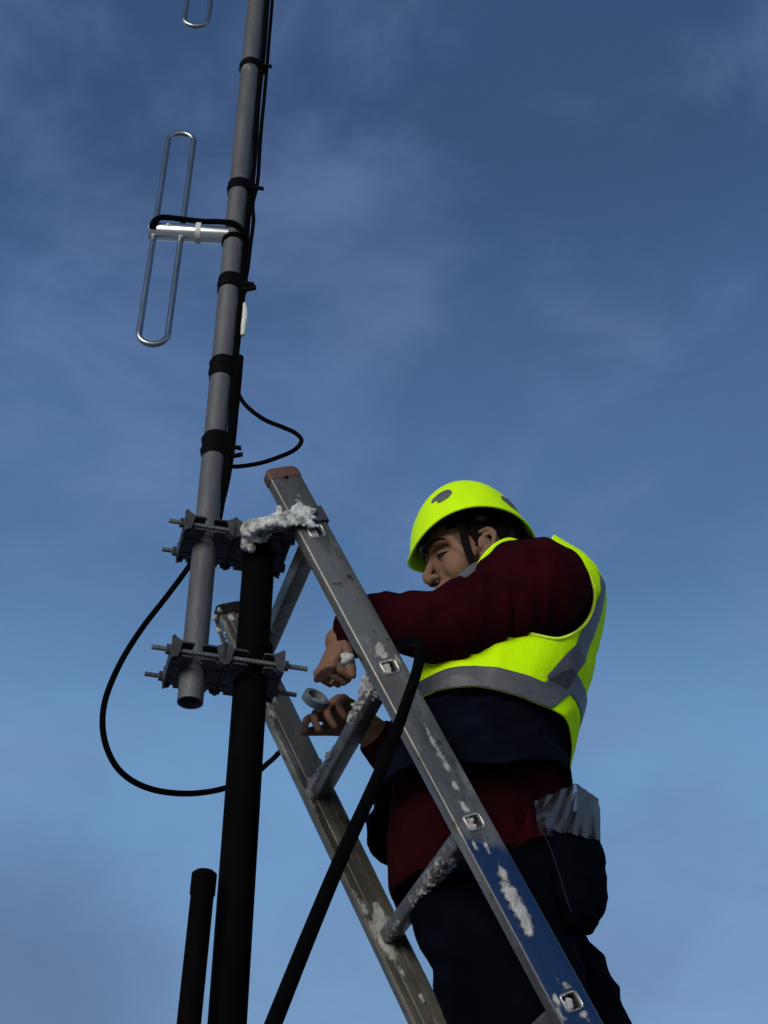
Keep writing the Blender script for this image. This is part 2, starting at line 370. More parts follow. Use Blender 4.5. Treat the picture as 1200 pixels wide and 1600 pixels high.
def loops(f):
    e = {}
    for t in f:
        for i in range(len(t)):
            a, b = t[i], t[(i+1) % len(t)]
            if (b, a) in e: del e[(b, a)]
            else: e[(a, b)] = 1
    nx = {}
    for a, b in e: nx.setdefault(a, []).append(b)
    out = []
    while nx:
        s_ = next(iter(nx)); l = [s_]; c = s_
        while c in nx:
            n = nx[c].pop()
            if not nx[c]: del nx[c]
            c = n
            if c == s_: break
            l.append(c)
        out.append(l)
    return out
def thick(v, f, t, nr=None):
    """closed shell of thickness t inward from surface"""
    nr = normals(v, f) if nr is None else nr
    n = len(v); vv = np.vstack([v, v-nr*t]); ff = list(f)+[tuple(i+n for i in q[::-1]) for q in f]
    for l in loops(f):
        k = len(l)
        for i in range(k):
            a, b = l[i], l[(i+1) % k]; ff.append((b, a, a+n, b+n))
    return vv, ff
def rrect(hx, hy, r, n=4):
    out = []
    for cx, cy, a0 in ((hx-r, hy-r, 0), (-hx+r, hy-r, 90), (-hx+r, -hy+r, 180), (hx-r, -hy+r, 270)):
        for i in range(n+1):
            a = math.radians(a0+90*i/n); out.append((cx+r*math.cos(a), cy+r*math.sin(a)))
    return out
ZU = V(0, 0, 1)

# ------------------------------------------------------------------ ground
g = MB(); n = 60; sz = 900
vs = []
for i in range(n+1):
    for j in range(n+1):
        a = (i/n*2-1); b = (j/n*2-1); x = sz*abs(a)**2.2*math.copysign(1, a); y = sz*abs(b)**2.2*math.copysign(1, b)
        vs.append((x, y, .12*noise.noise(V(x*.15, y*.15, 0))-.06 if abs(x)+abs(y) > 3 else -.02+.02*noise.noise(V(x*3, y*3, 0))))
g.add(vs, [(i*(n+1)+j, (i+1)*(n+1)+j, (i+1)*(n+1)+j+1, i*(n+1)+j+1) for i in range(n) for j in range(n)])
tag(obj('ground', g, M['ground'], origin=(0, 0, 0)), kind='structure')

# ------------------------------------------------------------------ poles
def vline(p, top, bottom): return p+ZU*(top-p.z), p+ZU*(bottom-p.z)
YP, YM = 2.20, 2.175
ptop = Q(406, 850, YP); pbot = Q(355, 1600, YP); dirp = (pbot-ptop).normalized()
pfoot = ptop+dirp*(ptop.z/-dirp.z)
pole = thing('black_pole', pfoot, 'thick black pole that holds the clamps, taller of the two black posts', 'pole')
b = MB(); b.tube([ptop, pfoot], .0293, 40, smooth=1); obj('shaft', b, M['black'], pole)
b = MB(); b.tube([ptop-dirp*.0035, ptop-dirp*-.001], .0315, 40, smooth=1); obj('end_cap', b, M['black'], pole)
b = MB()
for p_ in ((382, 1012), (382, 1030)): pass
b.tube([Q(400, 1010, YP), Q(399, 1022, YP)], .0304, 40, smooth=1); obj('weld_collar', b, M['black'], pole)
st, sb_ = Q(319, 1370, 2.15), Q(295, 1600, 2.15); dd = (sb_-st).normalized(); sf = st+dd*(st.z/-dd.z)
stub = thing('black_post', sf, 'short slim black post standing left of the thick black pole', 'post')
b = MB(); b.tube([st, sf], .0178, 32, smooth=1); obj('shaft', b, M['black'], stub)
b = MB(); b.tube([st-dd*.008, st-dd*.004, st+dd*.028, st+dd*.03], [.015, .0196, .0196, .0185], 32, smooth=1); obj('end_cap', b, M['black'], stub)

# ------------------------------------------------------------------ antenna mast
mb0 = Q(297, 1098, YM); mt0 = Q(401, 0, YM); md = (mt0-mb0).normalized()
def MP(py):                                     # point on the mast axis seen at image height py
    t = (py-1098)/(0-1098); lo, hi = -.2, 3.5
    for _ in range(40):
        mid = (lo+hi)/2; P = mb0+md*mid; w = P-CAM; yy = 800-FPX*w.dot(UP)/w.dot(FW)
        if yy > py: lo = mid
        else: hi = mid
    return mb0+md*lo
mast = thing('antenna_mast', mb0, 'grey galvanized tube mast carrying the antenna loops, clamped beside the black pole', 'antenna mast')
b = MB(); RM = .0222
MTOP = mb0+md*3.4
mu = V(1, 0, 0); mu = (mu-md*mu.dot(md)).normalized(); mw = md.cross(mu)
ring = lambda P, r: [P+mu*math.cos(a)*r+mw*math.sin(a)*r for a in [2*math.pi*k/40 for k in range(40)]]
b.loft([ring(mb0+md*.3, RM-.003), ring(mb0, RM-.003), ring(mb0, RM), ring(mb0+md*.6, RM), ring(MTOP, RM)], cap=False)
b.loft([ring(mb0+md*.3, RM-.003), ring(mb0+md*.301, .0001)], cap=False)
b.loft([ring(MTOP, RM), ring(MTOP, .001)], cap=False)
obj('mast_tube', b, M['galv'], mast)
# tape / tie wraps
for i, (py, h, tails) in enumerate(((100, 15, 1), (290, 17, 1), (440, 22, 2), (573, 30, 0), (693, 34, 2), (372, 10, 0), (-60, 16, 1))):
    P = MP(py+6); k = h*.5/2310*3.0/.8
    b = MB(); rings = []
    cx = V(.0085, 0, 0)
    for q in range(7):
        zz = -k+2*k*q/6; tilt = .12
        rr = RM+.0028+.0016*math.sin(q*2.1+i)+(.0 if 0 < q < 6 else -.0016)
        rg = []
        for j in range(40):
            a = 2*math.pi*j/40; c = math.cos(a); ext = .013*max(0, math.cos(a-.25))**1.5
            rg.append(P+md*(zz+tilt*c*RM*.5+.0012*noise.noise(V(j*.4, q, i*3)))+mu*c*(rr+ext)+mw*math.sin(a)*rr)
        rings.append(rg)
    b.loft(rings)
    o_ = obj('tape_wrap', b, M['tape'], mast, smooth=40)
    for t_ in range(tails):
        b = MB(); T0 = P+mu*(RM+.006)-V(0, .008, 0)+md*(-k*.2-k*.8*t_)
        b.box(T0+mu*.012, (mu+md*(-.25+.5*t_)).normalized(), V(0, 1, 0), md, .013+.004*((i+t_) % 2), .0035, .0045 if i == 2 else .003)
        obj('tape_tail', b, M['tape'], o_)
# cables along the mast
def side(py, off, yo=-.004):
    return MP(py)+mu*(RM+off)+V(0, yo, 0)
b = MB(); b.tube([side(py, .006+.0015*math.sin(py*.03)) for py in (-300, -120, 0, 80, 160, 240, 300, 360, 440, 500, 560, 620, 690, 745)]+[side(790, .0, .006), side(812, -.006, .022)], .0062, 14)
feed = obj('feed_cable', b, M['cable'], mast)
b = MB(); b.tube([side(py, .017+.001*math.sin(py*.05), .004) for py in (-300, -150, 0, 60, 130, 210, 280)]+[Q(395, 318, YM-.01), Q(396, 345, YM-.02), Q(391, 385, YM-.02), Q(386, 425, YM-.01), Q(376, 470, YM), Q(372, 540, YM), Q(366, 575, YM), Q(369, 605, YM), Q(383, 632, YM-.01), Q(412, 655, YM-.02), Q(443, 668, YM-.03), Q(462, 677, YM-.03), Q(471, 689, YM-.03), Q(460, 703, YM-.02), Q(436, 714, YM), Q(405, 724, YM+.01), Q(370, 729, YM+.01), Q(352, 727, YM+.02)], .0043, 14, smooth=6)
obj('jumper_cable', b, M['cable'], mast)
b = MB(); b.tube([Q(382, 474, YM-.012), Q(383, 490, YM-.014), Q(381, 508, YM-.014), Q(379, 524, YM-.012)], [.003, .0062, .0062, .004], 12)
obj('cable_label', b, M['white'], mast)
b = MB(); b.tube([side(560, .012), side(600, .012), side(650, .011), side(700, .010), side(750, .006), side(790, -.004, .01)], .0085, 14); obj('feed_cable', b, M['cable'], mast)
# big drooping loop from the upper clamp
b = MB(); b.tube([side(800, -.012, .03), Q(312, 850, YM+.04), Q(297, 882, YM+.02), Q(262, 930, YM), Q(221, 983, YM-.03), Q(186, 1040, YM-.05), Q(163, 1100, YM-.06), Q(163, 1155, YM-.05), Q(186, 1203, YM-.02), Q(230, 1231, YM+.02), Q(290, 1240, YM+.06), Q(350, 1232, YM+.14), Q(395, 1212, YM+.26), Q(424, 1188, YM+.38), Q(455, 1165, YM+.46), Q(500, 1190, YM+.52)], .0051, 16, smooth=6)
tag(obj('looped_cable', b, M['cable'], origin=tuple(Q(300, 1240, YM+.05))), 'thin black cable hanging in a wide round loop left of the poles', 'cable')

# folded dipole antennas
ARMD = (Q(235, 365, YM-.012)-Q(370, 369, YM)).normalized(); ARMD.z = 0; ARMD.normalize()
def dipole(zc, label):
    Pm = mb0+md*((zc-mb0.z)/md.z)
    root = thing('dipole_antenna', Pm, label, 'antenna', 'dipole antennas on the mast')
    side_ = ARMD.cross(ZU)
    L = ARM_L
    b = MB()
    def rg(P, r): return [P+side_*math.cos(a)*r+ZU*math.sin(a)*r for a in [2*math.pi*k/32 for k in range(32)]]
    b.loft([rg(Pm+ARMD*.012, .0195), rg(Pm+ARMD*(L-.002), .0195), rg(Pm+ARMD*L, .0185), rg(Pm+ARMD*(L+.0005), .015), rg(Pm+ARMD*(L-.05), .015)], cap=True)
    arm = obj('support_arm', b, M['bright'], root)
    b = MB(); b.tube([Pm+ARMD*(L-.004), Pm+ARMD*(L+.001)], .0205, 32, smooth=1); obj('end_flange', b, M['bright'], arm)
    # loop
    c0, c1 = L-.068, L-.010; h = LOOP_H; r = (c1-c0)/2; cm_ = (c0+c1)/2; pts = []
    for sgn, a0 in ((1, 0), (-1, math.pi)):
        for k in range(9):
            a = a0+math.pi*k/8; pts.append(Pm+ARMD*(cm_+r*math.cos(a))+ZU*(sgn*(h-r)+r*math.sin(a)))
        x = -r if sgn == 1 else r
        for k in range(1, 8): pts.append(Pm+ARMD*(cm_+x)+ZU*(sgn*(h-r)*(1-k/4)))
    b = MB(); b.tube(pts, .0066, 14, smooth=2, close=True); lp = obj('loop_element', b, M['dipole'], root)
    for x in (c0, c1):
        b = MB(); b.ell(Pm+ARMD*x-ZU*.019-V(0, .005, 0), (.005, .005, .0035)); obj('insulator', b, M['white'], arm)
    b = MB()
    b.ell(Pm+ARMD*(cm_-.002)-V(0, .0185, 0)+ZU*.002, (.0048, .004, .0048)); obj('screw', b, M['white'], arm)
    # feed lead over the arm, held by white tape
    F = lambda k, z, y: Pm+ARMD*k+ZU*z-V(0, y, 0)
    b = MB(); b.tube([F(c1+.003, -.012, .021), F(c1-.002, .005, .023), F(c1-.012, .021, .021), F(cm_, .032, .013), F(c0, .033, .010), F(c0-.03, .028, .012), F(c0-.055, .022, .017), F(.045, .020, .02), F(.02, .016, .024), F(-.005, .006, .029), F(-.03, -.02, .02)], [.006, .0075, .0062]+[.0062]*8, 14, smooth=5)
    obj('feed_lead', b, M['cable'], root)
    b = MB(); x = c0-.036; k9 = .0055
    pr = [(math.cos(a)*.0212, math.sin(a)*.0212+(.011*max(0, math.sin(a))**2)) for a in [2*math.pi*k/28 for k in range(28)]]
    b.prism(pr, Pm+ARMD*(x-k9), side_, ZU, ARMD, 2*k9); tp = obj('tape_band', b, M['white'], root)
    return root
# arm length and loop height from the lower antenna
Pm1 = MP(367); L_ = PL(234, 362, Pm1, ARMD.cross(ZU)); ARM_L = (L_-Pm1).dot(ARMD)
lt_, lb_ = Q(286, 205, YM-.03), Q(244, 537, YM-.03); LOOP_H = (lt_.z-lb_.z)/2
zc1 = (lt_.z+lb_.z)/2
print('arm', ARM_L, 'loop', LOOP_H, 'zc', zc1, 'mast z', Pm1.z)
dipole(Pm1.z-.004, 'lower folded dipole loop with a bright aluminium arm and white tape band')
dipole(Q(318, 30, YM-.03).z+LOOP_H, 'upper dipole loop, only its rounded lower end seen at the top edge')

# ------------------------------------------------------------------ pipe clamps
def thread_rod(P0, P1, r):
    b = MB(); pts = []; n_ = int((P1-P0).length/.0022)
    rs = []
    for i in range(n_+1): pts.append(P0.lerp(P1, i/n_)); rs.append(r*(1 if i % 2 else .86))
    return b.tube(pts, rs, 10, smooth=1)
def clamp(py, label, rodL, rodR, jaws, dz=0):
    cm0 = MP(py); pp = ptop+dirp*((ptop.z-cm0.z)/-dirp.z)
    X = (pp-cm0); X.z = 0; dist = X.length; X.normalize(); Y = ZU.cross(X)
    root = thing('pipe_clamp', cm0+X*(dist/2), label, 'clamp', 'pipe clamps joining the mast to the black pole')
    hz, hy = .015, .054
    def jaw(x0, sg, rad, name='jaw', sc=1.):
        """V-block: upright web on its outer side, notched flanges top and bottom reaching to the tube"""
        b = MB(); gap = abs(x0-(0 if rad < .025 else dist))-rad-.0008; rc = gap+.017
        fl = [(0, -hy*.70), (.009, -hy*.70), (.009, -hy*.84), (.016, -hy*.84), (.016, -hy), (rc*.9, -hy), (rc, -hy*.93), (rc*.93, -hy*.72), (rc*.97, -hy*.70), (gap+.010, -rad*.95), (gap+.002, -rad*.45), (gap, 0), (gap+.002, rad*.45), (gap+.010, rad*.95), (rc*.97, hy*.70), (rc*.93, hy*.72), (rc, hy*.93), (rc*.9, hy), (.016, hy), (.016, hy*.84), (.009, hy*.84), (.009, hy*.70), (0, hy*.70)]
        o = cm0+X*x0
        for z in (-hz, hz-.003): b.prism([(sg*x, y) for x, y in fl], o+ZU*z, X, Y, ZU, .003)
        b.box(o, X, Y, ZU, .002, hy*.86, hz+.003)
        for s_ in (-1, 1):                                  # turned-up ears at both ends
            b.prism([(-.002, -hz-.005), (.010, -hz), (.016, hz), (.006, hz+.006), (.001, hz+.011), (-.003, hz+.008)], o+Y*(s_*(hy-.002)-.002), X*sg, ZU, Y, .004)
            b.box(o+Y*s_*hy*.42+X*sg*.010, X, Y, ZU, .010, .0015, hz)
        return obj(name, b, M['clamp'], root, smooth=20)
    j = [jaw(-.043, 1, RM), jaw(.047, -1, RM), jaw(dist-.055, 1, .029), jaw(dist+.046, -1, .029)]
    for s_ in (-1, 1):
        P0 = cm0+X*rodL+Y*s_*.045; P1 = cm0+X*(rodR)+Y*s_*.045
        obj('threaded_rod', thread_rod(P0, P1, .0046), M['rod'], root, smooth=0)
        for x in (-.050, dist+.053):
            b = MB(); b.prism([(.0088*math.cos(a), .0088*math.sin(a)) for a in [math.pi/3*k for k in range(6)]], cm0+X*(x-.0035)+Y*s_*.045, Y, ZU, X, .007)
            obj('nut', b, M['clamp'], root, smooth=0)
            b = MB(); b.prism([(.0115*math.cos(a), .0115*math.sin(a)) for a in [math.pi/10*k for k in range(20)]], cm0+X*(x+(.0035 if x < 0 else -.0055))+Y*s_*.045, Y, ZU, X, .002)
            obj('washer', b, M['rod'], root, smooth=0)
    return root
clamp(846, 'upper pipe clamp with threaded rods beside the snowy ladder bracket', -.073, .150, None)
clamp(1042, 'lower pipe clamp with long threaded rods around the black pole', -.078, .190, None)

# ------------------------------------------------------------------ ladder
S2 = V(.00814, 2.1045, 2.8819); LDv = V(.13132, .00206, -.27573); SP = LDv.length; LD = LDv.normalized()
LR = V(-.300, .954, 0).normalized(); LR = (LR-LD*LR.dot(LD)*.3).normalized(); LL = .44
LN = LR.cross(LD).normalized()                          # normal of the ladder plane
FN = LD.cross(LN).normalized()
if FN.y > 0: FN = -FN                                   # outward normal of the near stile's face (towards -y)
foot_t = S2.z/-LD.z
lad = thing('ladder', S2+LD*foot_t+LR*LL/2, 'snow-smeared aluminium ladder, blue paint low on one stile, leaning on the black pole', 'ladder')
HW, HT = .0310, .0125
alu_near = alu_mat('worn_aluminium_blue', (.140, .142, .134), (.062, .062, .056), blue=2.572)
alu_far = alu_mat('worn_aluminium', (.118, .114, .100), (.045, .043, .036))
alu_rung = alu_mat('rung_aluminium', (.12, .115, .10), (.055, .052, .045))
def cutmesh(base, cutter):
    me1 = bpy.data.meshes.new('a'); me1.from_pydata([tuple(v) for v in base.v], [], base.f)
    me2 = bpy.data.meshes.new('b'); me2.from_pydata([tuple(v) for v in cutter.v], [], cutter.f)
    import bmesh
    for q in (me1, me2):
        bb = bmesh.new(); bb.from_mesh(q); bmesh.ops.recalc_face_normals(bb, faces=bb.faces); bb.to_mesh(q); bb.free()
    o1 = bpy.data.objects.new('a', me1); o2 = bpy.data.objects.new('b', me2); COL.objects.link(o1); COL.objects.link(o2)
    md_ = o1.modifiers.new('x', 'BOOLEAN'); md_.operation = 'DIFFERENCE'; md_.object = o2; md_.solver = 'EXACT'
    dg = bpy.context.evaluated_depsgraph_get(); e = o1.evaluated_get(dg).to_mesh()
    r = MB(); r.v = [tuple(v.co) for v in e.vertices]; r.f = [tuple(p.vertices) for p in e.polygons]
    o1.evaluated_get(dg).to_mesh_clear(); bpy.data.objects.remove(o1); bpy.data.objects.remove(o2)
    return r
TOPX = .305+.148
KMAX = int(foot_t/SP)
# local profile coordinates: x along FN-ish (thickness), y along LN (width)
prof = rrect(HT, HW, .004)
near0 = S2-LD*TOPX
b = MB(); b.prism(prof, near0, FN, LN, LD, TOPX+foot_t)
cut = MB()
for k in range(-1, KMAX):
    cut.prism(rrect(.0125, .0125, .0055), S2+LD*SP*k+FN*(HT+.01), LN, LD, -FN, .028)
near = obj('stile', cutmesh(b, cut), alu_near, lad, smooth=35)
near['label'] = 'near stile with rung sockets, blue paint on its lower half'
b = MB(); far0 = near0+LR*LL
pf = [(HT, -HW+.004), (HT, -.012), (HT-.0035, -.010), (HT-.0035, -.004), (HT, -.002), (HT, .012), (HT-.002, .014), (HT-.002, .017), (HT, .019), (HT, HW-.004), (HT-.004, HW), (-HT+.004, HW), (-HT, HW-.004), (-HT, -HW+.004), (-HT+.004, -HW), (HT-.004, -HW)]
b.prism(pf, far0, FN, LN, LD, TOPX+foot_t)
far = obj('stile', b, alu_far, lad, smooth=25)
for P, mt_, nm in ((near0, M['cap'], 'end_cap'), (far0, M['capdark'], 'end_cap')):
    b = MB(); rings = []
    for t, s_ in ((.012, 1.06), (.0, 1.07), (-.007, 1.04), (-.013, .9), (-.017, .6), (-.018, .15)):
        rings.append([P+LD*t+FN*x*(1.08 if t >= 0 else s_)+LN*y*s_ for x, y in rrect(HT, HW, .006)])
    b.loft(rings); c_ = obj(nm, b, mt_, lad, smooth=50)
b = MB(); b.tube([near0+LD*.014+LN*.0+FN*(HT-.001), near0+LD*.014+FN*(HT+.0012)], .0042, 14, smooth=1); obj('rivet', b, M['capdark'], lad)
for k in range(-1, KMAX):
    c0 = S2+LD*SP*k
    b = MB(); rq = rrect(.0125, .0125, .0055); 
    ux, uy = LN, LD
    start, end = c0-FN*(HT-.001), c0-FN*(LL*abs(LR.dot(FN))-HT-.0005)
    dr = (LR*LL-(-FN)*0)
    p0 = c0+LR*.006; p1 = c0+LR*(LL-HT+.001)
    rings = [[P+LN*x+LD*y for x, y in rrect(.0165, .0135, .005)] for P in (p0, p0.lerp(p1, .5), p1)]
    b.loft(rings); rg = obj('rung', b, alu_rung, lad, smooth=35)
    # flared lip round the socket
    b = MB(); lip = []
    for rr, hh in ((.0118, -.006), (.0122, .0022), (.0136, .0034), (.0150, .0022), (.0152, -.001)):
        lip.append([c0+FN*(HT+hh)+LN*x+LD*y for x, y in rrect(rr, rr, .0055*rr/.0125)])
    b.loft(lip, cap=False); obj('socket_lip', b, M['bright'], rg, smooth=50)
for P in (S2+LD*foot_t, S2+LD*foot_t+LR*LL):
    b = MB(); b.box(P-LD*.03, FN, LN, LD, HT+.003, HW+.004, .04); obj('rubber_foot', b, M['cable'], lad)

# bracket that wraps the near stile and reaches to the pole
brk = thing('ladder_bracket', S2-LD*(SP+.033), 'snow-covered metal bracket wrapping the ladder top and hooked to the pole', 'bracket')
bc0 = S2-LD*(SP+.036)
b = MB()
outer = rrect(HT+.0045, HW+.0045, .005); inner = rrect(HT+.0015, HW+.0015, .004)
a0 = [bc0-LD*.017+FN*x+LN*y for x, y in outer]; a1 = [bc0+LD*.017+FN*x+LN*y for x, y in outer]
i0 = [bc0-LD*.017+FN*x+LN*y for x, y in inner]; i1 = [bc0+LD*.017+FN*x+LN*y for x, y in inner]
b.loft([a0, a1, i1, i0], close=True)
obj('sleeve', b, M['clamp'], brk)
b = MB(); A0 = PL(462, 815, bc0+FN*(HT+.006), FN); A1 = Q(385, 838, 2.165)
dA = (A1-A0).normalized(); wA = (FN-dA*FN.dot(dA)).normalized(); hA = dA.cross(wA)
b.box((A0+A1)/2, dA, wA, hA, (A1-A0).length/2, .003, .017)
b.box(A1+V(0, .02, 0), V(1, 0, 0), V(0, 1, 0), ZU, .004, .03, .018)
obj('arm', b, M['clamp'], brk)
bh = PL(477, 811, bc0+FN*(HT+.0045), FN)
b = MB(); b.tube([bh, bh+FN*.0042], .0045, 16, smooth=1); obj('hole_disc', b, M['capdark'], brk)  # dark disc stands in for the shade inside the plate's open hole
# second bracket round the far stile top
brk2 = thing('ladder_bracket', far0+LD*.11, 'frosty grey bracket on the rear ladder stile, seen between mast and pole', 'bracket')
b = MB(); c2 = far0+LD*.115
a0 = [c2-LD*.02+FN*x+LN*y for x, y in outer]; a1 = [c2+LD*.02+FN*x+LN*y for x, y in outer]
i0 = [c2-LD*.02+FN*x+LN*y for x, y in inner]; i1 = [c2+LD*.02+FN*x+LN*y for x, y in inner]
b.loft([a0, a1, i1, i0], close=True); obj('sleeve', b, M['galv'], brk2)
b = MB(); b.tube([Q(337, 965, 2.38), Q(345, 990, 2.36), Q(352, 1010, 2.33), Q(357, 1022, 2.31)], .004, 10); obj('hook', b, M['galv'], brk2)

# snow -----------------------------------------------------------------
def snow(name, label, blobs, vox=.0022, seed=1):
    """blobs: (centre, normal, radius, thickness, count, spread vector)"""
    rnd = random.Random(seed); b = MB()
    for c, n_, r, t, cnt, sp in blobs:
        n_ = n_.normalized()
        for i in range(cnt):
            q = rnd.uniform(-1, 1); rr = r*rnd.uniform(.45, 1.15)
            tt = V(rnd.uniform(-1, 1), rnd.uniform(-1, 1), rnd.uniform(-1, 1)); tt = tt-n_*tt.dot(n_)
            if tt.length > 1: tt.normalize()
            p = c+sp*q+tt*r*.9
            R = n_.to_track_quat('Z', 'Y').to_matrix() @ Matrix.Rotation(rnd.uniform(0, 6.3), 3, 'Z')
            b.ell(p, (rr, rr*rnd.uniform(.5, .95), t*rnd.uniform(.6, 1.2)), R, 10, 7)
    v, f, nr = remesh(b, vox, 5)
    v = wrinkle(v, nr, .0022, 70, seed=seed, amp2=.001, sc2=230)
    return tag(obj(name, (v, f), M['snow'], smooth=60), label, 'snow', kind='stuff')
face = S2+FN*(HT+.001); sidep = S2+LN*0
fi = far0-LR*0+FN*(HT+.001)
def F_(px, py): return PL(px, py, face, FN)
def G_(px, py): return PL(px, py, fi, FN)
NU = -LN if LN.z < 0 else LN                             # upper side of the ladder (towards the sky)
bf = bc0+FN*(HT+.006)
def B_(px, py): return PL(px, py, bf, FN)
sn = []
for px, py, r, c in ((462, 798, 8, 6), (470, 803, 11, 8), (484, 804, 11, 7), (470, 815, 10, 6), (487, 818, 8, 4), (450, 812, 12, 9), (436, 815, 15, 12), (424, 820, 18, 14), (410, 824, 19, 16), (398, 830, 17, 14), (388, 838, 14, 9), (388, 852, 9, 7), (393, 860, 5, 4), (405, 842, 10, 6), (466, 790, 6, 4), (437, 800, 5, 3)  ):
    if px < 448: P = PL(px, py, A0.lerp(A1, min(1, max(0, (462-px)/77))), V(0, 1, 0))
    else: P = B_(px, py)
    sn.append((P-V(0, .004, 0), FN if px > 448 else V(-.1, -.8, .6), r*.00118*1.0, .003 if px > 448 else .010, c, V(0, 0, 0)))
snow('bracket_snow', 'white crusty snow heaped on the bracket at the ladder top', sn, vox=.0028, seed=3)
snow_b = MB(); amt = []
def field(surf, mask, nu, nv, h, thr=.0, sc=60, seed=0):
    vs = []; g_ = []; nn_ = []
    for i in range(nu+1):
        for j in range(nv+1):
            P, N_ = surf(i/nu, j/nv); n1_ = noise.noise(P*sc+V(seed, 0, 0)); n2_ = noise.noise(P*sc*2.7); n3_ = noise.noise(P*sc*7)
            m_ = mask(P)
            a = m_+.55*n1_+.30*n2_-thr if m_ > 0 else -1
            vs.append(P); nn_.append(N_); g_.append((a, n2_, n3_))
    for k in range(len(vs)):
        a, b2, b3 = g_[k]; vs[k] = vs[k]+nn_[k]*(h*min(1, max(0, a)*1.6)*(1+.5*b2+.5*b3)+.0002)
    fs = []
    for i in range(nu):
        for j in range(nv):
            q = (i*(nv+1)+j, (i+1)*(nv+1)+j, (i+1)*(nv+1)+j+1, i*(nv+1)+j+1); fs += [(q[0], q[1], q[2]), (q[0], q[2], q[3])]
    v, f = clip(np.array([tuple(p)+(g_[k][0],) for k, p in enumerate(vs)]), fs, [x[0]+.22 for x in g_])
    if len(f): snow_b.add([tuple(p[:3]) for p in v], f); amt.extend(float(p[3]) for p in v)
def blobs(lst):
    def m_(P):
        t = 0
        for c, ax_, rl, rw in lst:
            d = P-c; l = d.dot(ax_); w = (d-ax_*l).length
            q = (l/rl)**2+(w/rw)**2
            if q < 4: t += math.exp(-q*1.3)*1.15
        return t
    return m_
px1 = .00105
def FB(L_, f_): return [(f_(x, y), LD, a*px1, b_*px1) for x, y, a, b_ in L_]
socks = [S2+LD*SP*k for k in range(-1, KMAX)]
def faceN(o):
    def sf(u, w_): return (near0+LD*(u*1.75)+LN*((w_*2-1)*(HW-.003))+FN*(HT), FN)
    return sf
near_bl = FB([(463, 781, 7, 4), (470, 787, 8, 4), (466, 775, 4, 3), (590, 1016, 12, 10), (600, 1026, 12, 12), (594, 1006, 8, 7), (622, 1030, 12, 6),
  (668, 1140, 16, 4), (678, 1160, 18, 6), (690, 1182, 16, 7), (700, 1200, 14, 6), (712, 1228, 14, 5), (724, 1258, 14, 6), (733, 1272, 12, 8), (742, 1320, 16, 4), (760, 1322, 12, 6),
  (785, 1362, 14, 9), (792, 1385, 20, 12), (802, 1405, 18, 12), (812, 1422, 18, 13), (822, 1442, 16, 12), (828, 1455, 9, 7), (797, 1455, 6, 4), (812, 1475, 6, 4),
  (885, 1540, 10, 6), (893, 1552, 10, 8), (870, 1562, 12, 7), (875, 1585, 14, 8), (910, 1580, 16, 7)], F_)
hole = [c for c in socks]
nm = blobs(near_bl)
def near_mask(P):
    for c in hole:
        d = P-c
        if abs(d.dot(LD)) < .0165 and abs(d.dot(LN)) < .0165: return -1
    return nm(P)
field(faceN(0), near_mask, 700, 26, .0010, .48, 110, 3)
fbl = FB([(488, 1225, 16, 12), (482, 1240, 16, 14), (486, 1262, 20, 12), (492, 1285, 22, 12), (500, 1310, 22, 10), (512, 1335, 20, 8), (522, 1352, 14, 8), (502, 1218, 14, 10), (516, 1210, 12, 10),
  (590, 1420, 16, 10), (596, 1440, 20, 16), (588, 1455, 20, 18), (602, 1472, 20, 16), (612, 1490, 16, 10), (552, 1400, 20, 8), (570, 1420, 16, 8), (536, 1372, 14, 5), (660, 1560, 12, 5), (630, 1520, 14, 5),
  (427, 1090, 20, 8), (424, 1112, 20, 9), (424, 1135, 20, 8), (432, 1150, 14, 5), (350, 975, 14, 8), (362, 965, 10, 8)], G_)
def faceF(u, w_): return (far0+LD*(u*1.9)+LN*((w_*2-1)*(HW-.002))+FN*(HT), FN)
field(faceF, blobs(fbl), 700, 26, .0014, .40, 90, 7)
# crust on the rungs, on the sides turned up and to the wind
def rung_field(k, a, e, ang0, ang1, h, thr, seed):
    c0 = S2+LD*SP*k
    def sf(u, w_):
        an = math.radians(ang0+(ang1-ang0)*w_); dx, dy = math.cos(an), math.sin(an)          # LN, LD components
        m__ = (abs(dx/.0165)**6+abs(dy/.0135)**6)**(-1/6)
        d = LN*dx+LD*dy; return (c0+LR*LL*(a+(e-a)*u)+d*m__, d)
    L_ = (e-a)
    def mk_(P):
        t = (P-c0).dot(LR)/LL; return .75-1.2*max(0, (a+.04-t)/.04)-1.2*max(0, (t-e+.04)/.04)
    field(sf, mk_, int(500*L_), 40, h, thr, 75, seed)
sgn = 1 if LN.x > 0 else -1
A_ = 180 if sgn > 0 else 0                                # angle whose direction is the visible lower-left side
rung_field(0, .06, .40, A_+20, A_+110 if sgn > 0 else A_-110, .0065, .45, 2)
rung_field(0, .60, .975, A_-10, A_+115 if sgn > 0 else A_-115, .006, .40, 4)
rung_field(0, .02, .16, A_-50, A_+110, .010, .25, 14)
rung_field(1, .14, .66, A_-15, A_+110, .0055, .56, 6)
rung_field(1, .72, .97, A_-50, A_+110, .004, .72, 9)
rung_field(-1, .5, .9, A_-30, A_+110, .003, .75, 11)
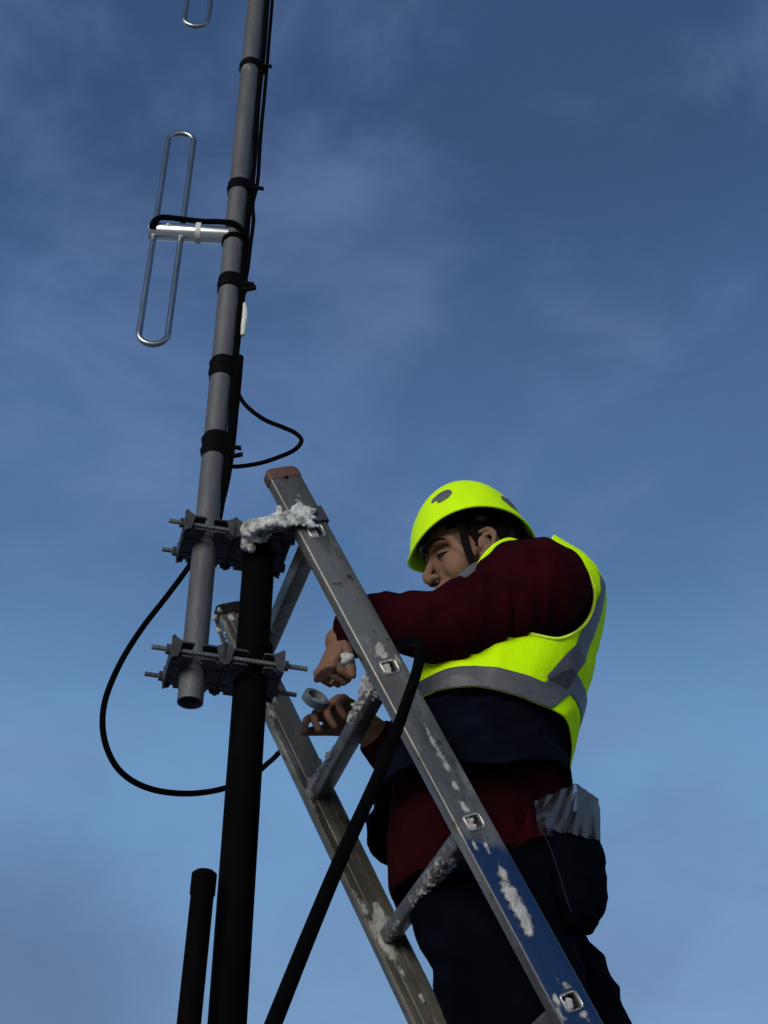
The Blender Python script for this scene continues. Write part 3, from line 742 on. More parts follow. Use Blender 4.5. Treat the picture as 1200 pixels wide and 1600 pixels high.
# snow packed in the sockets
for k, hgt in ((-1, .55), (0, .6), (1, .95), (2, .6)):
    c0 = S2+LD*SP*k+FN*(HT-.008); q = MB(); rnd = random.Random(k+9)
    for i in range(16):
        q.ell(c0+LN*rnd.uniform(-.002, .009)*(1 if True else 1)+LD*rnd.uniform(-.008, .008)+FN*rnd.uniform(-.004, .004)*hgt, (rnd.uniform(.003, .0055),)*3, None, 10, 6)
    v, f, nr = remesh(q, .0013, 2); v = wrinkle(v, nr, .0006, 250, seed=k); snow_b.add([tuple(p) for p in v], f); amt += [1.]*len(v)
q = MB(); rnd = random.Random(4)
for i in range(14): q.ell(Q(543, 1032, 2.115)+V(rnd.uniform(-1, 1), rnd.uniform(-1, 1), rnd.uniform(-1.3, 1.3))*.007, (rnd.uniform(.004, .007),)*3, None, 10, 6)
v, f, nr = remesh(q, .0016, 2); v = wrinkle(v, nr, .0008, 200); snow_b.add([tuple(p) for p in v], f); amt += [1.]*len(v)
ls = obj('ladder_snow', snow_b, M['frost'], smooth=60)
fa = ls.data.attributes.new('frost_amount', 'FLOAT', 'POINT'); fa.data.foreach_set('value', amt)
tag(ls, 'patches of crusty snow frozen on the ladder rungs and stiles', 'snow', kind='stuff')
sn = []
for px, py, r, c in ((338, 962, 5, 3), (342, 985, 4, 3), (348, 1000, 4, 4), (354, 1012, 4, 4), (358, 1022, 4, 3), (350, 990, 3, 2), (345, 955, 4, 2)):
    sn.append((Q(px, py, 2.36), V(0, -1, 0), r*.0012, .004, c, V(0, 0, 0)))
snow('rear_bracket_snow', 'thin frost crust on the rear bracket between mast and pole', sn, seed=8)

# ------------------------------------------------------------------ strap / hose in front of the ladder
b = MB()
hp = [Q(612, 1016, 2.20), Q(628, 1004, 2.13), Q(645, 1001, 2.06), Q(656, 1012, 2.02), Q(652, 1045, 2.0), Q(636, 1095, 1.99), Q(609, 1170, 1.97), Q(573, 1253, 1.94), Q(529, 1350, 1.90), Q(479, 1470, 1.85), Q(423, 1610, 1.79)]
e_ = hp[-1]; d_ = (hp[-1]-hp[-2]).normalized(); hp += [e_+d_*.25, e_+d_*.45+V(0, 0, -.35), V(e_.x-.16, e_.y-.14, .3), V(e_.x+.05, e_.y-.1, .02), V(e_.x+.5, e_.y-.3, .02)]
b.tube(hp, [.006, .008, .0085, .0085, .0085, .0088, .0094, .0100, .0104, .0106, .0108]+[.0110]*5, 20, smooth=8)
tag(obj('thick_cable', b, M['cable'], origin=(e_.x, e_.y, 0)), 'thick black cable slanting down across both ladder stiles in front of the worker', 'cable')

# ------------------------------------------------------------------ the worker
# head frame: face towards -x, left side towards -y
HC = Q(744, 878, 2.37)
PITCHH, YAWH, ROLLH = math.radians(-12), math.radians(13), math.radians(0)
HR = Matrix.Rotation(YAWH, 3, 'Z') @ Matrix.Rotation(PITCHH, 3, 'Y') @ Matrix.Rotation(ROLLH, 3, 'X')
def H(x, y, z): return HC+HR @ V(x, y, z)
body = MB()
def hell(c, r, R=None): body.ell(H(*c), r, HR @ R if R else HR, 28, 18)
head = MB(); _b = body; body = head
hell((.012, 0, .035), (.096, .075, .088))
hell((-.030, 0, -.020), (.058, .056, .086))
hell((-.045, 0, .045), (.046, .056, .045))
for s_ in (-1, 1):
    head.tube([H(.005, s_*.060, -.03), H(-.015, s_*.054, -.075), H(-.05, s_*.032, -.100), H(-.075, s_*.008, -.108)], [.018, .017, .016, .016], 14, round_=True)
    hell((-.054, s_*.034, -.030), (.030, .025, .034))
    head.tube([H(-.086, s_*.004, .022), H(-.083, s_*.028, .029), H(-.062, s_*.053, .020)], [.0115, .0115, .010], 12, round_=True)
    head.tube([H(-.060, s_*.052, .015), H(-.050, s_*.056, -.012), H(-.03, s_*.058, -.02)], [.010, .012, .012], 12, round_=True)
    hell((-.097, s_*.0120, -.040), (.0105, .0075, .0078))
head.tube([H(-.082, 0, .022), H(-.090, 0, .004), H(-.101, 0, -.016), H(-.1105, 0, -.033), H(-.107, 0, -.042)], [.0105, .0085, .0088, .0100, .0085], 14, round_=True)
hell((-.070, 0, -.070), (.031, .030, .026)); hell((-.078, 0, -.104), (.020, .020, .017))
hell((-.098, 0, -.0655), (.0085, .021, .0060)); hell((-.0945, 0, -.077), (.009, .019, .0065))
hv_, hf_, _n = remesh(head, .0026, 9, .5)
body = _b; body.add([tuple(p) for p in hv_], hf_)
for s_ in (-1, 1):
    # upper and lower lid, almost closed over the eye
    body.tube([H(-.0795, s_*.017, .000), H(-.0850, s_*.031, .0025), H(-.0735, s_*.045, -.001)], .0040, 10, round_=True)
    body.tube([H(-.0785, s_*.018, -.0075), H(-.0815, s_*.031, -.0105), H(-.072, s_*.044, -.007)], .0030, 10, round_=True)
    er = [(.012, .005, .030), (.028, .012, .032), (.036, .016, .018), (.030, .014, -.002), (.020, .009, -.018), (.010, .004, -.028), (.004, .001, -.018)]
    body.tube([H(x-.023, s_*(.072+y), z-.012) for x, y, z in er], [.0040, .0048, .0048, .0045, .0050, .0062, .004], 10, round_=True)
    body.tube([H(x*.62-.013, s_*(.070+y), z*.62-.010) for x, y, z in er[:5]], .0036, 8, round_=True)
    body.ell(H(-.005, s_*.073, -.010), (.015, .005, .023), HR)
    body.ell(H(-.018, s_*.076, -.014), (.004, .004, .007), HR)
# neck and torso core
NB = Q(812, 905, 2.38)
body.tube([H(.02, 0, -.02), H(.035, 0, -.07).lerp(NB, .4), NB], [.054, .052, .062], 24)
def ring_se(c, a, bl, n=40, e=2.4, yaw=0, lean=V(0, 0, 1)):
    out = []
    for k in range(n):
        t = 2*math.pi*k/n; ct, st_ = math.cos(t), math.sin(t)
        x = a*math.copysign(abs(ct)**(2/e), ct); y = bl*math.copysign(abs(st_)**(2/e), st_)
        out.append(c+V(x*math.cos(yaw)-y*math.sin(yaw), x*math.sin(yaw)+y*math.cos(yaw), 0))
    return out
YC = 2.38
def vol(rows, off=0, e=2.4, yc=2.38):
    YC = yc
    """rows: image height, back px, front px at the body's mid plane, half width -> loft"""
    # smooth interpolation of the rows
    R = []
    for i in range(len(rows)-1):
        p0, p1, p2, p3 = [np.array(rows[min(max(k, 0), len(rows)-1)], float) for k in (i-1, i, i+1, i+2)]
        for j in range(4):
            t = j/4; R.append(.5*((2*p1)+(p2-p0)*t+(2*p0-5*p1+4*p2-p3)*t*t+(3*p1-p0-3*p2+p3)*t**3))
    R.append(np.array(rows[-1], float)); rings = []
    for py, bk, fr, bl in R:
        A, B = Q(bk, py, YC), Q(fr, py, YC); c = (A+B)/2; a = abs(A.x-B.x)/2+off
        rings.append(ring_se(V(c.x, YC, A.z), a, bl+off, e=e))
    return rings
torso_rows = [(852, 845, 800, .035), (865, 868, 780, .05), (890, 895, 760, .07), (925, 912, 744, .11), (960, 916, 722, .165), (1000, 912, 705, .178), (1060, 898, 680, .175), (1110, 888, 655, .172), (1160, 876, 635, .172), (1230, 872, 640, .15), (1300, 885, 660, .13), (1360, 895, 670, .12), (1400, 880, 680, .11)]
body.loft(vol(torso_rows, -.03)[::-1])
# arms
LSH, LEL, LWR = Q(866, 918, 2.215), Q(682, 962, 2.185), Q(531, 1002, 2.235)
arm_l = [LSH, LSH.lerp(LEL, .5), LEL, LEL.lerp(LWR, .45), LWR]
body.tube(arm_l, [.055, .048, .042, .039, .027], 20, smooth=3, round_=True)
RSH, REL, RWR = V(LSH.x+.0, 2.545, LSH.z), Q(672, 1235, 2.50), Q(566, 1130, 2.40)
body.tube([RSH, RSH.lerp(REL, .5), REL, REL.lerp(RWR, .5), RWR], [.055, .048, .042, .038, .027], 20, smooth=3, round_=True)
# hands: palm plus curled fingers, each its own chain
def hand(w, d, nrm, L=1., curl=((55, 60, 45),)*4, thumb=(35, 25, 20), side_=1, spread=5, thumb_dir=.6, tl_=1.):
    """w wrist, d hand direction, nrm = back-of-hand normal; fingers curl away from nrm"""
    d = d.normalized(); nrm = (nrm-d*nrm.dot(d)).normalized(); s = d.cross(nrm)*side_       # s points to the thumb side
    n_ = 12
    rings = []
    for t, hw, ht in ((-.012, .025, .019), (.0, .026, .018), (.02, .033, .0175), (.05, .040, .0155), (.078, .041, .0145), (.092, .036, .011)):
        c = w+d*t*L; rings.append([c+s*math.cos(a)*hw*L+nrm*math.sin(a)*ht*L for a in [2*math.pi*k/20 for k in range(20)]])
    body.loft(rings)
    tips = []
    for off in (.030, .0105, -.0095, -.0285): body.ell(w+d*(.082-abs(off-.008)*.22)*L+s*off*L+nrm*.002, (.0115*L,)*3, None, 16, 10)
    for i, (off, ln) in enumerate(((.031, .078), (.0105, .086), (-.0100, .080), (-.0300, .062))):
        c = w+d*(.082-abs(off-.008)*.22)*L+s*off*L
        ang = math.radians(spread*(1.5-i)); dd_ = (d*math.cos(ang)+s*math.sin(ang)).normalized(); pts = [c-dd_*.02, c]
        cu = curl[i]; acc = 0; p = c; segs = (.48, .29, .23)
        for q in range(3):
            acc += math.radians(cu[q]); v = (dd_*math.cos(acc)-nrm*math.sin(acc)).normalized(); p = p+v*ln*segs[q]*L; pts.append(p)
        body.tube(pts, [.0080*L, .0092*L, .0084*L, .0076*L, .0064*L], 12, smooth=2, round_=True); tips.append((pts[1], pts[2]))
    c = w+d*.022*L+s*.026*L-nrm*.006*L
    v0 = (d*math.cos(math.radians(thumb[0]))+s*math.sin(math.radians(thumb[0]))-nrm*thumb_dir).normalized()
    p1 = c+v0*.040*L*tl_; v1 = (v0+d*.35-nrm*.25).normalized(); p2 = p1+v1*.032*L*tl_; v2 = (v1+d*.3-nrm*.35-s*.2).normalized(); p3 = p2+v2*.025*L*tl_
    body.tube([c, p1, p2, p3], [.0155*L, .0118*L, .0098*L, .0075*L], 12, smooth=3, round_=True)
    return tips, p3
HL = .93
tl, tl2 = hand(LWR+V(0, 0, -.002), Q(507, 1050, 2.22)-LWR, V(-.80, -.50, .1), .90, curl=((80, 95, 60), (84, 95, 60), (86, 95, 60), (88, 95, 60)), side_=-1, spread=1, thumb=(18, 0, 0), thumb_dir=.50, tl_=.75)
tr, tr2 = hand(RWR, Q(503, 1098, 2.335)-RWR, V(.25, .35, -.9) if False else V(-.3, .1, .95), HL, curl=((25, 35, 25), (35, 45, 30), (45, 50, 35), (50, 50, 35)), side_=1, spread=5, thumb=(28, 0, 0), thumb_dir=.15)
# legs
LHIP, LKNEE, LFOOT = Q(762, 1385, 2.38), Q(785, 1700, 2.35), V(.52, 2.30, 1.80)
LKNEE = LHIP.lerp(LFOOT, .50)+V(-.10, 0, 0)
RHIP = V(LHIP.x+.045, 2.51, LHIP.z); RFOOT = V(.495, 2.45, 1.80); RKNEE = RHIP.lerp(RFOOT, .5)+V(.02, 0, 0)
for h_, k_, f_ in ((LHIP, LKNEE, LFOOT), (RHIP, RKNEE, RFOOT)):
    body.tube([h_+V(0, 0, .05), h_, h_.lerp(k_, .5), k_, k_.lerp(f_, .4), f_], [.07, .075, .065, .05, .048, .035], 20, smooth=3, round_=True)
    body.tube([f_, f_+V(-.03, 0, -.045), f_+V(-.10, 0, -.055)], [.034, .032, .026], 16, round_=True)
v, f, nr = remesh(body, .0022, 3, .5)
person = obj('person', (v, f), M['skin'], smooth=180, origin=tuple(V(.50, 2.36, 1.72)))
tag(person, 'worker in yellow helmet and vest on the ladder, arms reaching between its stiles', 'person')
# ring on the left hand
b = MB(); ra, rb_ = tl[2]; rx = (rb_-ra).normalized(); b.tube([ra.lerp(rb_, .52), ra.lerp(rb_, .66)], .0106*.9, 20, smooth=1); obj('finger_ring', b, M['ring'], person)
# eyes
for s_ in (-1, 1):
    b = MB(); b.ell(H(-.1015, s_*.0085, -.0468), (.0042, .0030, .0024), HR, 12, 8); obj('nostril', b, M['iris'], person)  # dark bead, painted in place of the shade inside the nostril
    b = MB(); b.tube([H(-.0835, s_*.018, -.0030), H(-.0895, s_*.031, -.0025), H(-.0765, s_*.046, -.0045)], .0011, 8, round_=True); obj('eyelashes', b, M['hair'], person)
    b = MB(); b.ell(H(-.0720, s_*.031, -.0005), (.0118, .0118, .0118), HR, 24, 16); e_o = obj('eye', b, M['eye'], person)
    b = MB(); b.ell(H(-.0830, s_*.031, -.0045), (.0035, .0055, .0055), HR, 16, 10); obj('iris', b, M['iris'], e_o)
    b = MB(); b.tube([H(-.0925, s_*.012, .0225), H(-.0925, s_*.028, .029), H(-.081, s_*.045, .0255), H(-.071, s_*.053, .018)], [(.0035, .0025), (.0045, .0028), (.004, .0025), (.002, .0015)], 10, round_=True)
    obj('eyebrow', b, M['hair'], person)
# hair: close-cropped cap with sideburns
b = MB(); b.ell(H(.012, 0, .035), (.1005, .0795, .0925), HR, 72, 48); b2v = np.array(b.v)
HRi = np.array(HR.transposed()); loc = (b2v-np.array(HC)) @ HRi.T
gx = np.array([min(z_-(.045 if x_ < -.045 else (.045-(x_+.045)/.035*.065 if x_ < -.01 else (-.018 if x_ < .008 else (.012 if x_ < .03 else -.03)))), 9) for x_, y_, z_ in loc])
hv, hf = clip(b2v, [t_ for q in b.f for t_ in ([(q[0], q[i], q[i+1]) for i in range(1, len(q)-1)])], gx)
hv = wrinkle(hv, normals(hv, hf), .0012, 160, seed=2)
obj('hair', thick(hv, hf, .012), M['hair'], person)
# helmet
hel_c = (-.004, 0, .052)
def hp_(u, t, off=0):
    """t 0 rim .. 1 crown"""
    off += .0013*math.exp(-((t-.15)/.022)**2); a, bb, h = .120+off, .112+off, .118+off
    prof_ = math.sin(math.pi/2*min(1, t*1.0)); rr = math.cos(math.pi/2*t)**.80
    rim = .008*max(0, 1-t*7)**1.5
    ct, st_ = math.cos(u), math.sin(u)
    lift = -.010*math.cos(u)*(1-t)-.012*(1-t)*max(0, -ct)**3+.027*(1-t)*abs(st_)**1.3
    return H(hel_c[0]+(a*rr+rim)*ct*(1.0 if ct > 0 else 1.0), (bb*rr+rim)*st_, hel_c[2]+h*prof_-.030*(1-t)+lift)
helmet_rings = [[hp_(2*math.pi*k/96, t) for k in range(96)] for t in [i/40*.999 for i in range(41)]]
inner_rings = [[hp_(2*math.pi*k/96, t, -.003) for k in range(96)] for t in [i/40*.999 for i in range(41)]]
b = MB(); b.loft(inner_rings[::-1]+helmet_rings, cap=False)
hel = obj('helmet', b, M['helmet'], person, smooth=50)
b = MB(); b.loft([[hp_(2*math.pi*k/96, t, -.010) for k in range(96)] for t in [.20+i/30*.799 for i in range(31)]]); b.loft([[hp_(2*math.pi*k/96, t, -.016) for k in range(96)] for t in [.17+i/30*.829 for i in range(31)]])
b.loft([[hp_(2*math.pi*k/96, tt, oo) for k in range(96)] for tt, oo in ((.24, -.008), (.18, -.010), (.13, -.012), (.11, -.018), (.13, -.024), (.20, -.022))], cap=False)
obj('liner', b, M['foam'], hel)
# rim bead
b = MB(); b.tube([hp_(2*math.pi*k/64, 0) for k in range(64)], .0024, 10, smooth=1, close=True); obj('rim', b, M['helmet'], hel)
# grey emblems on the shell
def emblem(uc, tc, ru, rtt, seed, cutout):
    b = MB(); n1_, n2_ = 40, 10
    vs, fs = [], []
    for i in range(n2_+1):
        for k in range(n1_):
            a = 2*math.pi*k/n1_; rr = i/n2_*(1+.10*noise.noise(V(math.cos(a)*2, math.sin(a)*2, seed)))
            rr *= cutout(a)
            vs.append(hp_(uc+ru*rr*math.cos(a), tc+rtt*rr*math.sin(a), .0012))
    for i in range(n2_):
        for k in range(n1_): fs.append((i*n1_+k, i*n1_+(k+1) % n1_, (i+1)*n1_+(k+1) % n1_, (i+1)*n1_+k))
    b.add(vs, fs); obj('emblem', b, M['patch'], hel)
emblem(math.radians(233), .31, .19, .085, 1, lambda a: (1 if abs(((a-2.9+math.pi) % (2*math.pi))-math.pi) > .5 else 1.25)*(.72 if abs(((a-3.7+math.pi) % (2*math.pi))-math.pi) < .28 else 1))
emblem(math.radians(312), .24, .34, .13, 4, lambda a: .45+.55*abs(math.cos(a-.6))**1.5)
# straps
def strap(pts, w=.0085, t=.0014, out=None):
    b = MB(); b.tube(pts, [(w, t)]*len(pts), 10, smooth=5, flat=out); return b
for s_ in (-1, 1):
    o_ = HR @ V(1, 0, 0)
    obj('chin_strap', strap([H(-.040, s_*.074, .060), H(-.043, s_*.074, .03), H(-.044, s_*.071, .0), H(-.040, s_*.068, -.04), H(-.038, s_*.063, -.075), H(-.048, s_*.040, -.112), H(-.055, s_*.005, -.124)], out=o_), M['strap'], person)
    obj('chin_strap', strap([H(.065, s_*.066, .040), H(.050, s_*.076, .0), H(.026, s_*.080, -.038), H(-.005, s_*.072, -.062), H(-.034, s_*.067, -.070)], .006, out=o_), M['strap'], person)
    b = MB(); b.ell(H(-.006, s_*.086, .046), (.014, .007, .011), HR); obj('adjuster', b, M['foam'], hel)
# collar of the sweater pulled up round the neck
def grid_cloth(name, b, mt_, vox, it, amp, sc, st=(1, 1, 1), seed=0, cutf=None, th=0, amp2=0, sc2=1, st2=(1, 1, 1), parent=None):
    v, f, nr = remesh(b, vox, it, .5, tris=True)
    v = wrinkle(v, nr, amp, sc, st, seed, amp2, sc2, st2)
    if cutf is not None:
        g_ = cutf(v); v, f = clip(v, f, g_)
        if th: v, f = thick(v, f, th)
    return obj(name, (v, f), mt_, parent or person, smooth=180)
# sweater: torso, both sleeves, high collar
b = MB()
b.loft(vol(torso_rows, -.008)[::-1])
LW2 = LWR.lerp(LEL, .12)
b.tube([Q(856, 920, 2.28), Q(842, 919, 2.225), Q(820, 926, 2.20), Q(766, 955, 2.19), Q(705, 977, 2.185), Q(668, 978, 2.185), Q(628, 970, 2.195), Q(590, 970, 2.205), Q(558, 980, 2.215), LW2], [.078, .092, .097, .078, .073, .062, .052, .046, .039, .033], 32, smooth=4, round_=False)
b.ell(Q(840, 919, 2.235), (.085, .085, .094))
RW2 = RWR.lerp(REL, .28)
b.tube([V(LSH.x+.01, 2.50, LSH.z), RSH, RSH.lerp(REL, .3), RSH.lerp(REL, .7), REL+V(0, 0, -.005), REL.lerp(RW2, .6), RW2], [.085, .083, .078, .068, .060, .047, .038], 28, smooth=4)
b.tube([NB+V(0, 0, -.06), NB, H(.022, 0, -.105), H(.012, 0, -.078), H(.010, 0, -.066)], [.10, .084, .076, .070, .067], 28, smooth=4)
def sw_cut(v):
    a = v[:, 2]-(2.640+.05*np.clip((v[:, 0]-.18)/.15, 0, 1)); return a
v, f, nr = remesh(b, .0052, 7, .5, tris=True)
# folds run round the sleeve: noise stretched across the arm axis
ax = (LEL-LSH).normalized()
out = v.copy()
for i in range(len(v)):
    p = Vector(v[i]); t = (p-LSH).dot(ax); r_ = (p-LSH)-ax*t
    q = Vector((t*26+r_.z*9, r_.y*6, r_.z*5))
    w_ = 1-2*abs(noise.noise(q)); cr9 = max(0, 1-abs(noise.noise(Vector((t*15+3, r_.z*7-t*4, r_.y*5))))*7); d_ = -.0075*cr9*math.exp(-((t-.13)/.14)**2)+.0045*w_+.004*noise.noise(Vector((p.x*9, p.y*9, p.z*9)))
    out[i] += nr[i]*d_
v = out
g_ = sw_cut(v); v, f = clip(v, f, g_); v, f = thick(v, f, .003)
sweater = obj('sweater', (v, f), M['maroon'], person, smooth=180)
for (P_, d_, r_) in ((LW2, (LWR-LEL).normalized(), .033), (RW2, (RWR-REL).normalized(), .037)):
    b = MB(); b.tube([P_-d_*.03, P_-d_*.005, P_+d_*.016, P_+d_*.02, P_+d_*.016], [r_+.0075, r_+.005, r_+.001, r_-.003, r_-.006], 28, smooth=3)
    obj('cuff', b, M['maroon'], sweater)
b = MB(); rg_ = []
def colr(k, z, dr):
    a = 2*math.pi*k/48; ct, st_ = math.cos(a), math.sin(a); w_ = .003*noise.noise(V(ct*2, st_*2, z*30))
    return H(.000+(.063+dr+w_)*ct, (.083+dr+w_)*st_, z+.022-.055*min(1, max(0, (-ct-.62)/.3)))
for z_, dr in ((-.145, .010), (-.120, .006), (-.095, .003), (-.072, .001), (-.064, -.001), (-.064, -.006), (-.080, -.008), (-.145, -.004)): rg_.append([colr(k, z_, dr) for k in range(48)])
b.loft(rg_, cap=False, close=True); obj('collar', b, M['maroon'], sweater, smooth=180)
# lower sweater seen below the gilet
b = MB(); rows = [(1150, 874, 640, .19), (1210, 884, 618, .20), (1270, 888, 608, .192), (1340, 898, 606, .172), (1400, 904, 612, .155), (1450, 908, 640, .145)]
b.loft(vol(rows, yc=2.43)[::-1])
grid_cloth('sweater_hem', b, M['maroon2'], .0055, 5, .004, 22, (1, 1, .5), 3, cutf=lambda v: v[:, 2]-(2.618+.055*np.clip((v[:, 0]-.10)/.2, 0, 1)+.006*np.sin(v[:, 0]*25)), th=.004, amp2=.005, sc2=9, parent=sweater)
# navy gilet, hanging open: near shell plus loose far panel
b = MB(); rows = [(860, 865, 790, .03), (885, 900, 760, .05), (920, 922, 742, .095), (960, 928, 722, .165), (1000, 912, 705, .182), (1060, 896, 676, .182), (1110, 886, 642, .182), (1160, 878, 612, .184), (1210, 880, 590, .188), (1260, 890, 578, .194), (1320, 894, 576, .194), (1370, 894, 580, .19)]
b.loft(vol(rows)[::-1])
def gil_cut(v):
    hem = v[:, 2]-(2.758+.045*np.clip((v[:, 0]-.2)/.12, 0, 1)-.035*np.clip((v[:, 1]-2.40)/.1, 0, 1)+.004*np.sin(v[:, 0]*20))
    hole = np.sqrt((v[:, 0]-ARM.x)**2+(v[:, 2]-ARM.z)**2)-.085
    hole = np.maximum(hole, .12-np.abs(v[:, 1]-YC))
    opening = np.maximum(v[:, 0]-.055-.0*v[:, 2], np.abs(v[:, 1]-2.36)-.05)
    top = 3.30-v[:, 2]
    return np.minimum(np.minimum(hem, hole), np.minimum(opening, top))
ARM = Q(847, 925, 2.19)
v, f, nr = remesh(b, .0055, 5, .5, tris=True)
out = v.copy()
for i in range(len(v)):
    p = v[i]
    fold = noise.noise(Vector((p[0]*7+p[2]*6, p[1]*6, p[2]*26-p[0]*9)))
    out[i] += nr[i]*(.011*(1-2*abs(fold))+.004*noise.noise(Vector((p[0]*14, p[1]*14, p[2]*14))))
v = out; v, f = clip(v, f, gil_cut(v)); v, f = thick(v, f, .006)
gilet = obj('gilet', (v, f), M['navy'], person, smooth=180)
# trousers
b = MB(); rows = [(1240, 905, 665, .135), (1290, 925, 650, .145), (1350, 938, 642, .15), (1400, 925, 646, .15), (1450, 905, 655, .145), (1500, 890, 684, .12)]
b.loft(vol(rows, yc=2.43)[::-1])
for h_, k_, f_, rr in ((LHIP, LKNEE, LFOOT, 1.), (RHIP, RKNEE, RFOOT, .98)):
    b.tube([h_+V(0, 0, .03), h_+V(0, 0, -.03), h_.lerp(k_, .35), h_.lerp(k_, .7), k_, k_.lerp(f_, .5), f_.lerp(k_, .12), f_+V(.005, 0, -.01)], [.112*rr, .120*rr, .116*rr, .106*rr, .094*rr, .082*rr, .072*rr, .068*rr], 32, smooth=4)
v, f, nr = remesh(b, .006, 6, .5, tris=True)
out = v.copy()
for i in range(len(v)):
    p = v[i]; fold = noise.noise(Vector((p[0]*9+p[2]*5, p[1]*7, p[2]*17+p[0]*8)))
    out[i] += nr[i]*(.010*(1-2*abs(fold))+.006*noise.noise(Vector((p[0]*8+3, p[1]*8, p[2]*8))))
v, f = clip(out, f, (2.70+.03*(out[:, 0] > .2))-out[:, 2])
tro = obj('trousers', (v, f), M['denim'], person, smooth=180)
# sagging back pocket
b = MB(); pts_ = [(858, 1290), (938, 1312), (944, 1345), (950, 1398), (944, 1425), (925, 1455), (890, 1450), (872, 1400), (860, 1350)]
cc = Q(905, 1380, 2.275); fan = [Q(px, py, 2.245+.06*((px-860)/90)) for px, py in pts_]
rings = [[cc.lerp(p, s_)+V(.0, dy, 0) for p in fan] for s_, dy in ((.05, -.035), (.5, -.033), (.8, -.024), (.95, -.008), (1, .008), (.95, .03), (.8, .05), (.3, .06))]
b.loft(rings); v, f, nr = remesh(b, .004, 6); v = wrinkle(v, nr, .004, 26, seed=9)
pk = obj('back_pocket', (v, f), M['denim'], tro, smooth=180)
b = MB(); b.tube([Q(842, 1290, 2.19), Q(858, 1320, 2.19), Q(872, 1360, 2.188), Q(884, 1400, 2.188), Q(893, 1425, 2.19)], .0007, 6); obj('stitching', b, mat('thread', (.007, .0065, .008), .9), tro)
# boots
for f_ in (LFOOT, RFOOT):
    b = MB(); b.tube([f_+V(.012, 0, .06), f_+V(.01, 0, 0), f_+V(.0, 0, -.045), f_+V(-.05, 0, -.055), f_+V(-.12, 0, -.062), f_+V(-.155, 0, -.066)], [.050, .048, .047, .043, .040, .030], 20, smooth=3, round_=True)
    v, f, nr = remesh(b, .005, 3); v[:, 2] = np.maximum(v[:, 2], f_.z-.092); bt = obj('boot', (v, f), M['boot'], person, smooth=60)
    b = MB(); b.prism([(.06, -.038), (.06, .038), (-.10, .045), (-.17, .03), (-.19, 0), (-.17, -.03), (-.10, -.045)], f_+V(0, 0, -.104), V(1, 0, 0), V(0, 1, 0), ZU, .014); obj('sole', b, M['cable'], bt)
# hi-vis vest
b = MB(); rows = [(846, 850, 812, .03), (858, 878, 785, .045), (880, 912, 755, .06), (915, 934, 738, .105), (955, 940, 718, .172), (1000, 936, 692, .205), (1060, 920, 664, .206), (1110, 908, 636, .206), (1150, 898, 618, .206), (1200, 890, 600, .204), (1240, 884, 600, .2)]
b.loft(vol(rows, e=2.5)[::-1])
v, f, nr = remesh(b, .0055, 5, .5, tris=True)
out = v.copy()
for i in range(len(v)):
    p = v[i]; fold = noise.noise(Vector((p[0]*10-p[2]*7, p[1]*8, p[2]*9+p[0]*6)))
    out[i] += nr[i]*(.0065*(1-2*abs(fold))+.0035*noise.noise(Vector((p[0]*11, p[1]*11, p[2]*11))))
v = out
def hem_z(v): return 2.893-.016*np.clip((v[:, 0]-.16)/.11, 0, 1)-.004*np.clip((v[:, 0]-.285)/.06, 0, 1)+.002*np.sin(v[:, 0]*16)
def holed(v):
    return np.sqrt((v[:, 0]-ARM.x)**2+(v[:, 2]-.60*np.maximum(0, .19-np.abs(v[:, 1]-YC))-ARM.z)**2)-.102
def vest_cut(v):
    hem = v[:, 2]-hem_z(v)
    hole = holed(v)
    hole = np.maximum(hole, .075-np.abs(v[:, 1]-YC))
    neck = np.sqrt((v[:, 0]-NB.x+.02)**2+(v[:, 1]-YC)**2)-.098-.6*np.maximum(0, 3.33-v[:, 2])*0
    neck = np.where(v[:, 2] > 3.24, neck, 1)
    front = np.maximum(v[:, 0]-.12, np.abs(v[:, 1]-2.37)-.012)
    return np.minimum(np.minimum(hem, hole), np.minimum(neck, front))
vv, vf_ = clip(v, f, vest_cut(v))
vn = normals(vv, vf_)
vs2, fs2 = thick(vv, vf_, .0022, vn)
vest = obj('safety_vest', (vs2, fs2), M['hivis'], person, smooth=180)
# binding along every edge
b = MB()
for l in loops(vf_):
    if len(l) < 12: continue
    P = vv[l]
    far_ = np.abs(holed(P)) > .02
    if far_.mean() > .4: continue
    for _ in range(6): P = (np.roll(P, 1, 0)+P*2+np.roll(P, -1, 0))/4
    b = MB(); b.tube([tuple(p) for p in P[::2]], .0032, 8, smooth=1, close=True)
    obj('binding', b, M['trim'], vest, smooth=60)
# reflective bands
def band(gf, name='reflective_band', side_s=0):
    n_ = normals(vv, vf_); a = np.array(vv)+n_*.0022
    g_ = gf(a); bv, bf_ = clip(a, vf_, g_)
    if side_s: keep_ = [q for q in bf_ if (bv[q[0]][1]-YC)*side_s > 0]; bf_ = keep_
    if len(bf_): bv, bf_ = thick(bv, bf_, .0014)
    return obj(name, (bv, bf_), M['refl'], vest, smooth=180)
band(lambda v: np.minimum(v[:, 2]-(hem_z(v)-.014+.066*np.clip((v[:, 0]-.28)/.05, 0, 1)), (hem_z(v)+.043+.052*np.clip((v[:, 0]-.28)/.05, 0, 1))-v[:, 2]))
for s_ in (-1, 1):
    band(lambda v: np.minimum(.022-np.abs((v[:, 1]-YC)*s_-(.160-.27*(v[:, 2]-2.95))), np.minimum(np.minimum(v[:, 0]-.285, 3.205-v[:, 2]), v[:, 2]-2.925)))
    band(lambda v: np.minimum(.024-np.abs((v[:, 1]-YC)*s_-.10), np.minimum(.21-v[:, 0], v[:, 2]-2.965)))
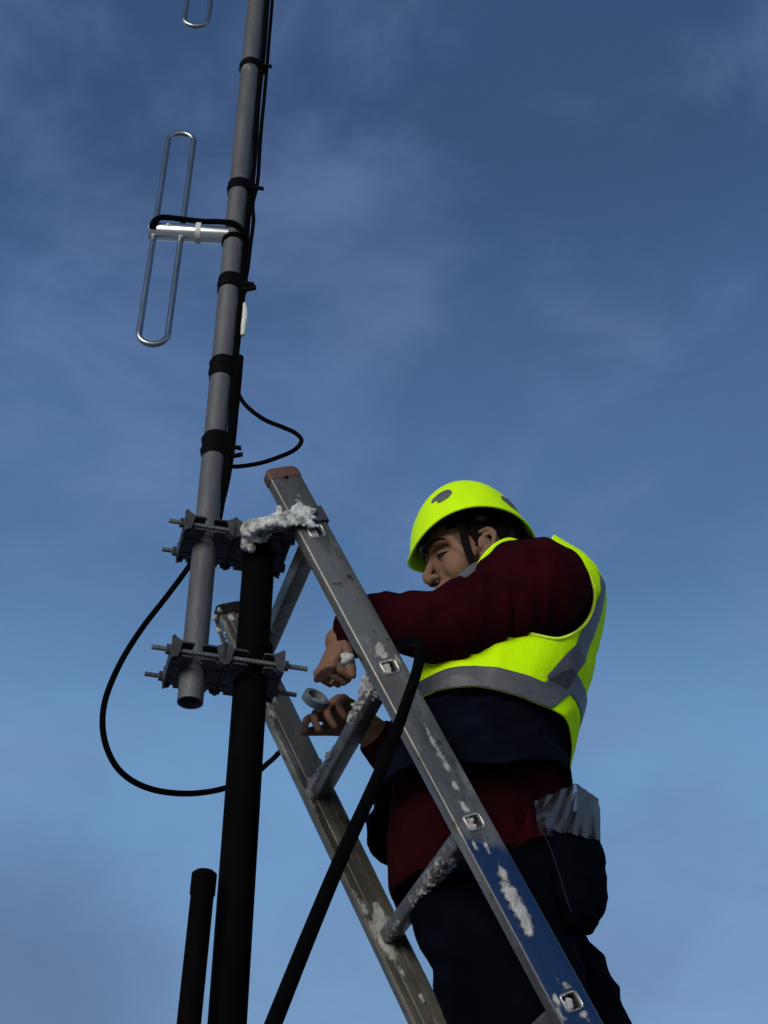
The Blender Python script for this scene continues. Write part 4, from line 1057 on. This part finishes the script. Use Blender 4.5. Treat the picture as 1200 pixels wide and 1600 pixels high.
# front strap of the vest over the near shoulder, its grey patch beside the collar
b = MB(); b.tube([Q(815, 850, 2.26), Q(797, 845, 2.25), Q(780, 852, 2.24), Q(766, 866, 2.235), Q(757, 882, 2.23), Q(752, 900, 2.225)], [(.004, .006), (.004, .007), (.004, .008), (.004, .010), (.004, .013), (.004, .013)], 12, smooth=5, flat=V(0, 1, 0))
obj('shoulder_strap', b, M['hivis'], vest, smooth=180)
b = MB(); b.tube([Q(758, 880, 2.235), Q(746, 886, 2.235), Q(728, 897, 2.23), Q(706, 915, 2.225)], [(.004, .010), (.004, .012), (.004, .010), (.004, .006)], 12, smooth=5, flat=V(0, 1, 0))
obj('reflective_band', b, M['refl'], vest, smooth=180)
# ------------------------------------------------------------------ things he carries
b = MB()
rc = Q(492, 1092, 2.31)
tape = thing('tape_roll', rc, 'small pale roll of tape held between the worker’s two hands', 'tape')
ta = V(.45, -.75, .45).normalized(); tu = ta.orthogonal().normalized(); tw = ta.cross(tu)
def rr_(r, h): return [rc+tu*math.cos(a)*r+tw*math.sin(a)*r+ta*h for a in [2*math.pi*k/40 for k in range(40)]]
b.loft([rr_(.023, -.007), rr_(.023, .007), rr_(.0195, .008), rr_(.0195, -.008)], close=True); obj('roll', b, mat('pale_tape', (.13, .18, .23), .35, 0, var=.3, vscale=50), tape)
b = MB(); b.loft([rr_(.0190, -.0078), rr_(.0190, .0078), rr_(.0165, .0078), rr_(.0165, -.0078)], close=True); obj('core', b, mat('card_core', (.22, .24, .25), .8, var=.3), tape)
# clear plastic bag sticking out of the pocket
b = MB(); nu, nv_ = 40, 26; vs = []
cor = [Q(835, 1262, 2.20), Q(904, 1226, 2.25), Q(938, 1254, 2.29), Q(936, 1312, 2.30), Q(842, 1282, 2.20)]
def top(u): return (Q(838, 1262, 2.205).lerp(Q(902, 1234, 2.24), u/.65) if u < .65 else Q(902, 1234, 2.24).lerp(Q(937, 1258, 2.29), (u-.65)/.35))
def bot(u): return Q(842, 1300, 2.205).lerp(Q(938, 1322, 2.29), u)
vs = []
for i in range(nu+1):
    for j in range(nv_+1):
        u, w_ = i/nu, j/nv_; p = top(u).lerp(bot(u), w_)
        cr_ = 1-2*abs(noise.noise(V(u*5+w_*1.6, w_*1.2, 1)))
        p = p+V(-.2, -1, 0).normalized()*(.016+.010*cr_); vs.append(p)
fs = [(i*(nv_+1)+j, (i+1)*(nv_+1)+j, (i+1)*(nv_+1)+j+1, i*(nv_+1)+j+1) for i in range(nu) for j in range(nv_)]
b.add(vs, fs)
vs3 = [p+V(.006, .03, 0) for p in vs]; b.add(vs3, fs)
tag(obj('plastic_bag', b, M['film'], smooth=180), 'crumpled clear plastic bag sticking out of the back trouser pocket', 'plastic bag')
print('PARTS', len(bpy.data.objects))
